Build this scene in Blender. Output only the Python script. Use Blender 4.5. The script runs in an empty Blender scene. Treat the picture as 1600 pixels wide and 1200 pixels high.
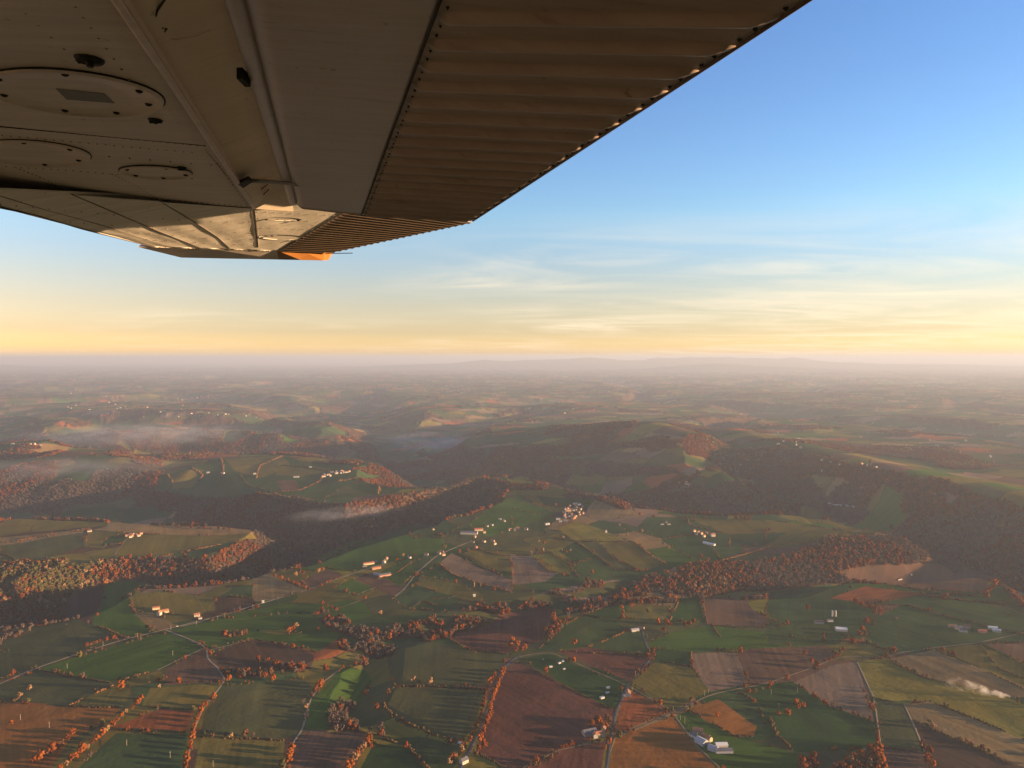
import bpy, bmesh, math, random
import numpy as np
from mathutils import Vector, Matrix
random.seed(7)
RNG = np.random.default_rng(11)
SC = bpy.context.scene
COL = SC.collection
R = math.radians

# ------------------------------------------------------------------ camera
ALT = 600.0                      # metres above the near plateau
F = 1142.0                       # focal length in photograph pixels (1600 wide)
PITCH = math.atan(40.0 / F)
cam_d = bpy.data.cameras.new('camera')
cam = bpy.data.objects.new('camera', cam_d); COL.objects.link(cam)
cam.location = (0, 0, ALT); cam.rotation_euler = (math.pi / 2 - PITCH, 0, 0)
cam_d.sensor_width = 36.0; cam_d.lens = 36.0 * F / 1600.0
cam_d.clip_start = 0.05; cam_d.clip_end = 400000.0
SC.camera = cam
FWD = np.array([0, math.cos(PITCH), -math.sin(PITCH)])
UPV = np.array([0, math.sin(PITCH), math.cos(PITCH)])
RGT = np.array([1.0, 0, 0])

def ray(u, v):
    return FWD + RGT * ((u - 800.0) / F) + UPV * ((600.0 - v) / F)

def gp(u, v, z=0.0):
    """point of the sight line through (u, v) at height z"""
    d = ray(u, v); t = (z - ALT) / d[2]
    return np.array([d[0] * t, d[1] * t])

# ------------------------------------------------------------------ noise
def _hash(ix, iy, seed):
    h = (ix.astype(np.int64) * 374761393 + iy.astype(np.int64) * 668265263 + seed * 974634777) & 0xFFFFFFFF
    h = ((h ^ (h >> 13)) * 1274126177) & 0xFFFFFFFF
    h = (h ^ (h >> 16)) & 0xFFFFFFFF
    return h.astype(np.float64) / 4294967295.0

def vnoise(x, y, seed=0):
    ix = np.floor(x); iy = np.floor(y); fx = x - ix; fy = y - iy
    fx = fx * fx * fx * (fx * (fx * 6 - 15) + 10); fy = fy * fy * fy * (fy * (fy * 6 - 15) + 10)
    a = _hash(ix, iy, seed); b = _hash(ix + 1, iy, seed); c = _hash(ix, iy + 1, seed); d = _hash(ix + 1, iy + 1, seed)
    return ((a + (b - a) * fx) * (1 - fy) + (c + (d - c) * fx) * fy) * 2 - 1

def fbm(x, y, seed=0, octv=4, gain=0.5):
    s = np.zeros_like(x); a = 1.0; n = 0
    for i in range(octv):
        s = s + a * vnoise(x * 2 ** i + 13.7 * i, y * 2 ** i - 7.3 * i, seed + i); n += a; a *= gain
    return s / n

def smooth(t):
    t = np.clip(t, 0, 1); return t * t * (3 - 2 * t)

def seg_dist(x, y, pts, w=None):
    """distance to a polyline, and the value of w interpolated at the nearest point"""
    best = np.full(x.shape, 1e12); val = np.zeros(x.shape)
    for i in range(len(pts) - 1):
        ax, ay = pts[i]; bx, by = pts[i + 1]
        dx, dy = bx - ax, by - ay
        t = np.clip(((x - ax) * dx + (y - ay) * dy) / (dx * dx + dy * dy + 1e-9), 0, 1)
        d = (x - ax - t * dx) ** 2 + (y - ay - t * dy) ** 2
        m = d < best
        best = np.where(m, d, best)
        if w is not None:
            val = np.where(m, w[i] + t * (w[i + 1] - w[i]), val)
    return np.sqrt(best), val

def in_poly(x, y, poly):
    """even-odd test, vectorised; only points inside the bounding box are tested"""
    p = np.asarray(poly, float)
    res = np.zeros(x.shape, bool)
    bb = (x >= p[:, 0].min()) & (x <= p[:, 0].max()) & (y >= p[:, 1].min()) & (y <= p[:, 1].max())
    idx = np.nonzero(bb)[0] if x.ndim == 1 else np.nonzero(bb)
    if x.ndim != 1: raise ValueError
    if len(idx) == 0: return res
    xs = x[idx]; ys = y[idx]; c = np.zeros(xs.shape, bool)
    n = len(p); j = n - 1
    for i in range(n):
        xi, yi = p[i]; xj, yj = p[j]
        if yi != yj:
            c ^= ((yi > ys) != (yj > ys)) & (xs < (xj - xi) * (ys - yi) / (yj - yi) + xi)
        j = i
    res[idx] = c
    return res

# ------------------------------------------------------------------ naming helpers
def tag(o, label=None, cat=None, group=None, kind=None):
    if label: o['label'] = label
    if cat: o['category'] = cat
    if group: o['group'] = group
    if kind: o['kind'] = kind
    return o

def empty(name, loc, rz=0.0):
    o = bpy.data.objects.new(name, None); COL.objects.link(o)
    o.location = loc; o.rotation_euler = (0, 0, rz); o.empty_display_size = 0.5
    return o

def mesh_np(name, V, Fq, mat=None, parent=None, smooth_sh=False, link=True):
    """V (n,3) array, Fq list/array of quads or tris (all same size)"""
    V = np.asarray(V, np.float32); Fq = np.asarray(Fq, np.int32); k = Fq.shape[1]
    me = bpy.data.meshes.new(name)
    me.vertices.add(len(V)); me.vertices.foreach_set('co', V.ravel())
    me.loops.add(Fq.size); me.loops.foreach_set('vertex_index', Fq.ravel())
    me.polygons.add(len(Fq)); me.polygons.foreach_set('loop_start', np.arange(0, Fq.size, k, dtype=np.int32))
    if smooth_sh: me.polygons.foreach_set('use_smooth', np.ones(len(Fq), bool))
    me.update(calc_edges=True); me.validate()
    if mat: me.materials.append(mat)
    if not link: return me
    o = bpy.data.objects.new(name, me); COL.objects.link(o)
    if parent: o.parent = parent
    return o

class MB:
    """collects verts and faces of one mesh"""
    def __init__(s): s.v = []; s.f = []
    def add(s, vs, fs):
        n = len(s.v); s.v += [tuple(map(float, q)) for q in vs]; s.f += [tuple(i + n for i in q) for q in fs]
    def box(s, x0, x1, y0, y1, z0, z1):
        s.add([(x0,y0,z0),(x1,y0,z0),(x1,y1,z0),(x0,y1,z0),(x0,y0,z1),(x1,y0,z1),(x1,y1,z1),(x0,y1,z1)],
              [(0,3,2,1),(4,5,6,7),(0,1,5,4),(1,2,6,5),(2,3,7,6),(3,0,4,7)])
    def tube(s, pts, rad, n=8, cap=True):
        pts = [Vector(p) for p in pts]; rads = rad if isinstance(rad, (list, tuple)) else [rad] * len(pts)
        rings = []
        for i, p in enumerate(pts):
            d = (pts[min(i + 1, len(pts) - 1)] - pts[max(i - 1, 0)]).normalized()
            a = d.orthogonal().normalized() if i == 0 else (a - d * a.dot(d)).normalized()
            b = d.cross(a)
            rings.append([p + (a * math.cos(2 * math.pi * k / n) + b * math.sin(2 * math.pi * k / n)) * rads[i] for k in range(n)])
        vs = [q for r in rings for q in r]; fs = []
        for i in range(len(pts) - 1):
            for k in range(n):
                fs.append((i * n + k, i * n + (k + 1) % n, (i + 1) * n + (k + 1) % n, (i + 1) * n + k))
        if cap: fs += [tuple(range(n - 1, -1, -1)), tuple(range((len(pts) - 1) * n, len(pts) * n))]
        s.add(vs, fs)
    def mesh(s, name, mat=None, smooth_sh=False):
        me = bpy.data.meshes.new(name); me.from_pydata(s.v, [], s.f); me.update()
        if mat: me.materials.append(mat)
        if smooth_sh:
            for p in me.polygons: p.use_smooth = True
        return me
    def build(s, name, mat=None, parent=None, smooth_sh=False):
        o = bpy.data.objects.new(name, s.mesh(name, mat, smooth_sh)); COL.objects.link(o)
        if parent: o.parent = parent
        return o

# ------------------------------------------------------------------ materials
def new_mat(name):
    m = bpy.data.materials.new(name); m.use_nodes = True
    nt = m.node_tree; b = nt.nodes['Principled BSDF']
    b.inputs['Specular IOR Level'].default_value = 0.25
    return m, nt, b

def nd(nt, t, **kw):
    n = nt.nodes.new(t)
    for k, v in kw.items():
        if k in n.inputs: n.inputs[k].default_value = v
        else: setattr(n, k, v)
    return n

def mottled(name, c0, c1, scale, rough=0.8, metal=0.0, coord='Object', detail=6, bump=0.0, spec=0.25):
    m, nt, b = new_mat(name)
    tc = nd(nt, 'ShaderNodeTexCoord'); nz = nd(nt, 'ShaderNodeTexNoise', Scale=scale, Detail=detail, Roughness=0.6)
    cr = nd(nt, 'ShaderNodeValToRGB')
    cr.color_ramp.elements[0].position = 0.3; cr.color_ramp.elements[0].color = (*c0, 1)
    cr.color_ramp.elements[1].position = 0.7; cr.color_ramp.elements[1].color = (*c1, 1)
    nt.links.new(tc.outputs[coord], nz.inputs['Vector']); nt.links.new(nz.outputs['Fac'], cr.inputs['Fac'])
    nt.links.new(cr.outputs['Color'], b.inputs['Base Color'])
    b.inputs['Roughness'].default_value = rough; b.inputs['Metallic'].default_value = metal
    b.inputs['Specular IOR Level'].default_value = spec
    if bump > 0:
        bp = nd(nt, 'ShaderNodeBump', Strength=bump, Distance=0.01)
        nt.links.new(nz.outputs['Fac'], bp.inputs['Height']); nt.links.new(bp.outputs['Normal'], b.inputs['Normal'])
    return m
# ------------------------------------------------------------------ sun, sky, air
SUN_AZ = R(99.0); SUN_EL = R(5.6)
SUNV = Vector((math.sin(SUN_AZ) * math.cos(SUN_EL), math.cos(SUN_AZ) * math.cos(SUN_EL), math.sin(SUN_EL)))
sd = bpy.data.lights.new('sun', 'SUN'); sd.energy = 5.0; sd.angle = R(0.5); sd.color = (1.0, 0.655, 0.35)
sun = bpy.data.objects.new('sun', sd); COL.objects.link(sun)
sun.rotation_euler = (-SUNV).to_track_quat('-Z', 'Y').to_euler(); sun.location = (300, -100, 900)

w = bpy.data.worlds.new('World'); SC.world = w; w.use_nodes = True
nt = w.node_tree; nt.nodes.clear()
out = nd(nt, 'ShaderNodeOutputWorld'); bg = nd(nt, 'ShaderNodeBackground'); bg.inputs['Strength'].default_value = 0.061
sky = nd(nt, 'ShaderNodeTexSky'); sky.sky_type = 'NISHITA'; sky.sun_disc = False
sky.sun_elevation = SUN_EL; sky.sun_rotation = -SUN_AZ; sky.altitude = 600
sky.air_density = 1.0; sky.dust_density = 1.2; sky.ozone_density = 2.5
# thin cirrus: noise stretched along the horizon, on the plane of the high cloud layer
tc = nd(nt, 'ShaderNodeTexCoord'); sx = nd(nt, 'ShaderNodeSeparateXYZ'); nt.links.new(tc.outputs['Generated'], sx.inputs[0])
zc = nd(nt, 'ShaderNodeMath', operation='MAXIMUM'); nt.links.new(sx.outputs['Z'], zc.inputs[0]); zc.inputs[1].default_value = 0.0
zz = nd(nt, 'ShaderNodeMath', operation='ADD'); nt.links.new(zc.outputs[0], zz.inputs[0]); zz.inputs[1].default_value = 0.061
px = nd(nt, 'ShaderNodeMath', operation='DIVIDE'); py = nd(nt, 'ShaderNodeMath', operation='DIVIDE')
nt.links.new(sx.outputs['X'], px.inputs[0]); nt.links.new(zz.outputs[0], px.inputs[1])
nt.links.new(sx.outputs['Y'], py.inputs[0]); nt.links.new(zz.outputs[0], py.inputs[1])
cv = nd(nt, 'ShaderNodeCombineXYZ'); nt.links.new(px.outputs[0], cv.inputs['X']); nt.links.new(py.outputs[0], cv.inputs['Y'])
mp = nd(nt, 'ShaderNodeMapping'); mp.inputs['Rotation'].default_value = (0, 0, R(-24)); mp.inputs['Scale'].default_value = (0.62, 1.15, 1)
nt.links.new(cv.outputs[0], mp.inputs[0])
n1 = nd(nt, 'ShaderNodeTexNoise', Scale=0.75, Detail=8.0, Roughness=0.55, Distortion=2.0); nt.links.new(mp.outputs[0], n1.inputs['Vector'])
n2 = nd(nt, 'ShaderNodeTexNoise', Scale=0.3, Detail=2.0); nt.links.new(cv.outputs[0], n2.inputs['Vector'])
r1 = nd(nt, 'ShaderNodeMapRange'); r1.inputs['From Min'].default_value = 0.40; r1.inputs['From Max'].default_value = 0.92
nt.links.new(n1.outputs['Fac'], r1.inputs['Value'])
r2 = nd(nt, 'ShaderNodeMapRange'); r2.inputs['From Min'].default_value = 0.42; r2.inputs['From Max'].default_value = 0.6
xb = nd(nt, 'ShaderNodeMath', operation='MULTIPLY_ADD'); nt.links.new(sx.outputs['X'], xb.inputs[0]); xb.inputs[1].default_value = 0.30; nt.links.new(n2.outputs['Fac'], xb.inputs[2])
nt.links.new(xb.outputs[0], r2.inputs['Value'])
# the cloud layer only reaches the lower half of the sky
r3 = nd(nt, 'ShaderNodeMapRange'); r3.interpolation_type = 'SMOOTHSTEP'
r3.inputs['From Min'].default_value = 0.215; r3.inputs['From Max'].default_value = 0.07
nt.links.new(sx.outputs['Z'], r3.inputs['Value'])
m1 = nd(nt, 'ShaderNodeMath', operation='MULTIPLY'); nt.links.new(r1.outputs[0], m1.inputs[0]); nt.links.new(r2.outputs[0], m1.inputs[1])
m2 = nd(nt, 'ShaderNodeMath', operation='MULTIPLY'); nt.links.new(m1.outputs[0], m2.inputs[0]); nt.links.new(r3.outputs[0], m2.inputs[1])
m3 = nd(nt, 'ShaderNodeMath', operation='MULTIPLY'); nt.links.new(m2.outputs[0], m3.inputs[0]); m3.inputs[1].default_value = 0.95
mx = nd(nt, 'ShaderNodeMix', data_type='RGBA')
# evening dust: the low sky is warmer and brighter than the clean-air model
tr = nd(nt, 'ShaderNodeValToRGB'); el = tr.color_ramp.elements
stops = [(0.0,(2.2,1.80,1.40)),(0.012,(2.2,1.60,1.05)),(0.035,(1.50,1.08,0.95)),(0.07,(1.46,1.0,0.88)),(0.10,(1.42,1.02,0.93)),(0.135,(1.32,1.08,1.07)),(0.19,(1.26,1.22,1.22)),(0.255,(1.13,1.14,1.28)),(0.33,(1.03,1.06,1.26)),(0.42,(0.96,1.02,1.27))]
el[0].position = stops[0][0]; el[0].color = (*[c / 2.2 for c in stops[0][1]], 1); el[1].position = stops[-1][0]; el[1].color = (*[c / 2.2 for c in stops[-1][1]], 1)
for p_, c_ in stops[1:-1]:
    e_ = el.new(p_); e_.color = (*[c / 2.2 for c in c_], 1)
nt.links.new(sx.outputs['Z'], tr.inputs['Fac'])
ml = nd(nt, 'ShaderNodeVectorMath', operation='MULTIPLY'); nt.links.new(sky.outputs[0], ml.inputs[0]); nt.links.new(tr.outputs['Color'], ml.inputs[1])
ms = nd(nt, 'ShaderNodeVectorMath', operation='SCALE'); nt.links.new(ml.outputs[0], ms.inputs[0]); ms.inputs['Scale'].default_value = 2.2
nt.links.new(m3.outputs[0], mx.inputs['Factor']); nt.links.new(ms.outputs[0], mx.inputs['A'])
mx.inputs['B'].default_value = (4.3, 3.55, 2.5, 1)
nt.links.new(mx.outputs['Result'], bg.inputs['Color']); nt.links.new(bg.outputs[0], out.inputs[0])

SC.view_settings.view_transform = 'Standard'; SC.view_settings.look = 'None'; SC.view_settings.gamma = 1.0
SC.view_settings.exposure = EXPO = 2.41
SC.cycles.max_bounces = 5; SC.cycles.diffuse_bounces = 2; SC.cycles.glossy_bounces = 2
SC.cycles.volume_bounces = 0; SC.cycles.transparent_max_bounces = 8
SC.cycles.use_denoising = True
SC.cycles.caustics_reflective = False; SC.cycles.caustics_refractive = False

# the air: one closed box of thin even haze round the camera and the whole country
hb = MB(); hb.box(-115000, 115000, -40000, 125000, -261.0, 764.0)
hm = bpy.data.materials.new('haze_air'); hm.use_nodes = True; hnt = hm.node_tree; hnt.nodes.clear()
ho = nd(hnt, 'ShaderNodeOutputMaterial'); hv = nd(hnt, 'ShaderNodeVolumePrincipled')
hv.inputs['Color'].default_value = (0.385, 0.445, 0.56, 1); hv.inputs['Density'].default_value = HAZE = 4.6e-5
hv.inputs['Anisotropy'].default_value = 0.15
hnt.links.new(hv.outputs[0], ho.inputs['Volume'])
hm.volume_intersection_method if hasattr(hm, 'volume_intersection_method') else None
haze = hb.build('haze', hm); tag(haze, kind='stuff', label='thin pale evening haze filling the air over the country', cat='haze')
# ------------------------------------------------------------------ relief
def pl(*pts):
    """polyline given by sight lines meeting height z: (u, v[, z])"""
    return [tuple(gp(p[0], p[1], p[2] if len(p) > 2 else 0.0)) for p in pts]

VALLEYS = [  # points, half widths, depths, flat floor fraction
    (pl((-400,990),(-200,955),(0,938),(60,932),(130,903),(200,889),(330,884),(430,862),(480,845),(560,812),(640,792),(700,776),(745,764)),
     [260,240,235,220,170,160,150,185,210,270,250,230,160], [110,110,110,110,105,100,100,120,140,170,180,180,120]),
    (pl((-300,768),(0,767),(200,771),(320,790),(440,800),(520,806),(560,808)), [520,520,560,340,260,260,280], [190,190,190,185,180,175,170]),
    (pl((0,697),(100,690),(250,688),(400,690),(560,690),(640,706),(720,724)), [420,600,700,640,560,560,480], [150,190,200,200,200,200,200]),
    (pl((660,745),(720,735),(800,730),(900,738),(1000,760),(1150,774),(1230,778)), [330,430,480,470,440,400,380], [180,200,200,200,190,180,180]),
    (pl((640,702),(620,672),(592,652),(560,632),(520,616)), [520,560,560,700,900], [190,170,140,120,100]),
    (pl((100,690),(-60,660),(-200,640)), [500,600,700], [160,120,90]),
    ([(1250,4150),(1330,3750),(1470,3300),(1600,2850),(1660,2400),(1680,1900),(1720,1200),(1800,400)], [330,360,370,390,390,400,420,440], [150,180,185,185,185,180,170,160]),
    (pl((1500,868),(1400,880),(1300,893),(1200,905),(1100,915),(1000,924),(900,931),(830,940),(760,958),(680,973),(610,986),(570,1010),(520,1030)),
     [150,150,140,125,110,95,85,80,75,70,70,60,45], [72,66,56,42,28,20,16,14,13,12,10,8,3]),
    (pl((600,1000),(605,1050),(585,1095),(640,1125),(700,1150)), [50,45,45,40,35], [14,10,9,7,4]),
    (pl((580,800),(700,800),(760,770)), [70,80,60], [25,30,20]),
    (pl((1160,640),(1300,652),(1500,668),(1700,690)), [500,600,650,700], [60,80,90,90]),
    (pl((820,640),(700,655),(640,690)), [600,650,500], [70,120,150]),
    (pl((1060,615),(900,622),(760,630),(600,628)), [800,900,900,900], [60,80,90,90]),
    (pl((0,640),(150,648),(300,652),(420,662)), [450,500,500,500], [70,110,120,140]),
    (pl((250,610),(380,622),(470,634),(540,650)), [600,700,700,600], [70,90,100,110]),
]
RIDGES = [  # points, half widths, heights
    (pl((720,674,10),(850,662,85),(950,659,140),(1015,658,180),(1075,679,140),(1130,704,100),(1170,729,65),(1195,747,15)), [420,480,500,460,330,260,220,180], [15,85,145,185,145,105,70,25]),
    ([(1450,6300),(1700,4330),(1860,3540),(2010,2860),(2150,2200)], [500,420,380,360,380], [90,85,80,62,50]),
    (pl((110,712,30),(180,718,30),(215,735,10)), [330,260,180], [60,55,25]),
    (pl((300,735),(420,722),(520,730),(620,735),(700,742)), [350,380,380,340,260], [25,30,30,45,35]),
    (pl((560,742,20),(640,733,40),(720,742,25)), [260,260,220], [15,40,25]),
    (pl((0,700,20),(70,697,40),(150,700,10)), [260,260,200], [60,75,30]),
    (pl((1040,772,-60),(1110,768,-60)), [190,190], [75,75]),
    (pl((1180,803),(1250,792),(1300,802)), [140,150,120], [8,26,6]),
    (pl((1280,843),(1400,838),(1500,856)), [150,150,130], [18,18,8]),
    (pl((770,752),(840,756),(900,770),(985,795)), [200,220,220,180], [14,18,20,12]),
]

def relief(x, y):
    x = x.astype(np.float64); y = y.astype(np.float64)
    r = np.hypot(x, y)
    near = 1 - smooth((r - 3500) / 3000)
    far = smooth((r - 4200) / 3500)
    h = 13 * fbm(x / 900, y / 900, 3, 3) * smooth((r - 300) / 600) + 2.2 * fbm(x / 170, y / 170, 9, 3) + near * (0.75 * fbm(x / 48, y / 48, 15, 2))
    h += far * (38 * fbm(x / 3000, y / 3000, 21, 3) + 16 * fbm(x / 1000, y / 1000, 31, 3))
    vn = np.abs(fbm(x / 4200, y / 4200, 41, 3))
    h -= far * (1 - smooth((r - 26000) / 20000)) * 95 * (1 - smooth(vn / 0.16))
    h -= 6 * near
    wx = x + 55 * fbm(x / 420, y / 420, 51, 3) * 1.3; wy = y + 55 * fbm(x / 420, y / 420, 61, 3) * 1.3
    m = r < 20000
    vx = wx[m]; vy = wy[m]
    dep = np.zeros(vx.shape); spur = fbm(vx / 330, vy / 330, 71, 3)
    for pts, ws, ds in VALLEYS:
        p = np.array(pts); mw = max(ws) * 1.3
        mm = (vx > p[:, 0].min() - mw) & (vx < p[:, 0].max() + mw) & (vy > p[:, 1].min() - mw) & (vy < p[:, 1].max() + mw)
        if not mm.any(): continue
        wd = list(zip(ws, ds))
        d, wv = seg_dist(vx[mm], vy[mm], pts, ws); _, dv = seg_dist(vx[mm], vy[mm], pts, ds)
        t = d / (wv * (1 + 0.16 * spur[mm]))
        tt = np.clip(t, 0, 1); k = dv * (0.55 * (1 - tt ** 2.2) + 0.45 * (1 - smooth(tt)))
        dep[mm] = np.maximum(dep[mm], k) + 0.15 * np.minimum(dep[mm], k)
    up = np.zeros(vx.shape)
    for pts, ws, hs in RIDGES:
        p = np.array(pts); mw = max(ws) * 2.4
        mm = (vx > p[:, 0].min() - mw) & (vx < p[:, 0].max() + mw) & (vy > p[:, 1].min() - mw) & (vy < p[:, 1].max() + mw)
        d, wv = seg_dist(vx[mm], vy[mm], pts, ws); _, hv = seg_dist(vx[mm], vy[mm], pts, hs)
        up[mm] = np.maximum(up[mm], hv * np.exp(-(d / wv) ** 2 * 1.6))
    h[m] += up - dep
    return np.maximum(h, -245)

# ------------------------------------------------------------------ the sheet of ground: rings round the point below the camera
_th = np.concatenate([np.linspace(-180, -46, 22)[:-1], np.linspace(-46, -38, 24)[:-1], np.arange(-38, 38.001, 0.066), np.linspace(38, 46, 24)[1:], np.linspace(46, 180, 22)[1:-1]])
TH = np.radians(_th)
V0 = 560.0
_v = np.concatenate([np.arange(1235, 905, -1.0), np.arange(905, 632, -0.5), np.arange(632, 567, -0.7)])
RHO = np.concatenate([np.linspace(30, 960, 22), ALT * F / (_v - V0), [112000.0]])
RHO = np.sort(RHO)
NT, NR = len(TH), len(RHO)
GT, GR = np.meshgrid(TH, RHO, indexing='ij')
GX = GR * np.sin(GT); GY = GR * np.cos(GT)
GH = relief(GX.ravel(), GY.ravel()).reshape(NT, NR)
_dr = np.gradient(GH, axis=1) / np.gradient(GR, axis=1)
_dt = np.gradient(GH, axis=0) / np.maximum(np.gradient(GT, axis=0) * GR, 1e-3)
SLOPE = np.hypot(_dr, _dt)

def _gidx(x, y):
    th = np.arctan2(x, y); r = np.hypot(x, y)
    i = np.interp(th, TH, np.arange(NT)); j = np.interp(r, RHO, np.arange(NR))
    i0 = np.clip(i.astype(int), 0, NT - 2); j0 = np.clip(j.astype(int), 0, NR - 2)
    return i0, j0, i - i0, j - j0

def ginterp(A, x, y):
    x = np.atleast_1d(np.asarray(x, float)); y = np.atleast_1d(np.asarray(y, float))
    i, j, a, b = _gidx(x, y)
    return (A[i, j] * (1 - a) + A[i + 1, j] * a) * (1 - b) + (A[i, j + 1] * (1 - a) + A[i + 1, j + 1] * a) * b

def gh(x, y): return ginterp(GH, x, y)
def gh1(x, y): return float(ginterp(GH, x, y)[0])

def hit(uv):
    """where sight lines through photograph pixels meet the ground: (n,3)"""
    uv = np.atleast_2d(np.asarray(uv, float))
    D = FWD[None] + RGT[None] * ((uv[:, :1] - 800) / F) + UPV[None] * ((600 - uv[:, 1:2]) / F)
    zs = np.linspace(170, -245, 500)
    T = (zs[None] - ALT) / D[:, 2:3]
    X = D[:, :1] * T; Y = D[:, 1:2] * T
    G = gh(X.ravel(), Y.ravel()).reshape(X.shape)
    below = zs[None] <= G
    k = np.argmax(below, axis=1); k = np.maximum(k, 1)
    n = np.arange(len(uv))
    a = zs[k - 1] - G[n, k - 1]; b = zs[k] - G[n, k]
    f = np.clip(a / np.maximum(a - b, 1e-9), 0, 1)
    t = T[n, k - 1] * (1 - f) + T[n, k] * f
    P = np.stack([D[:, 0] * t, D[:, 1] * t], 1)
    return np.column_stack([P, gh(P[:, 0], P[:, 1])])

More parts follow.
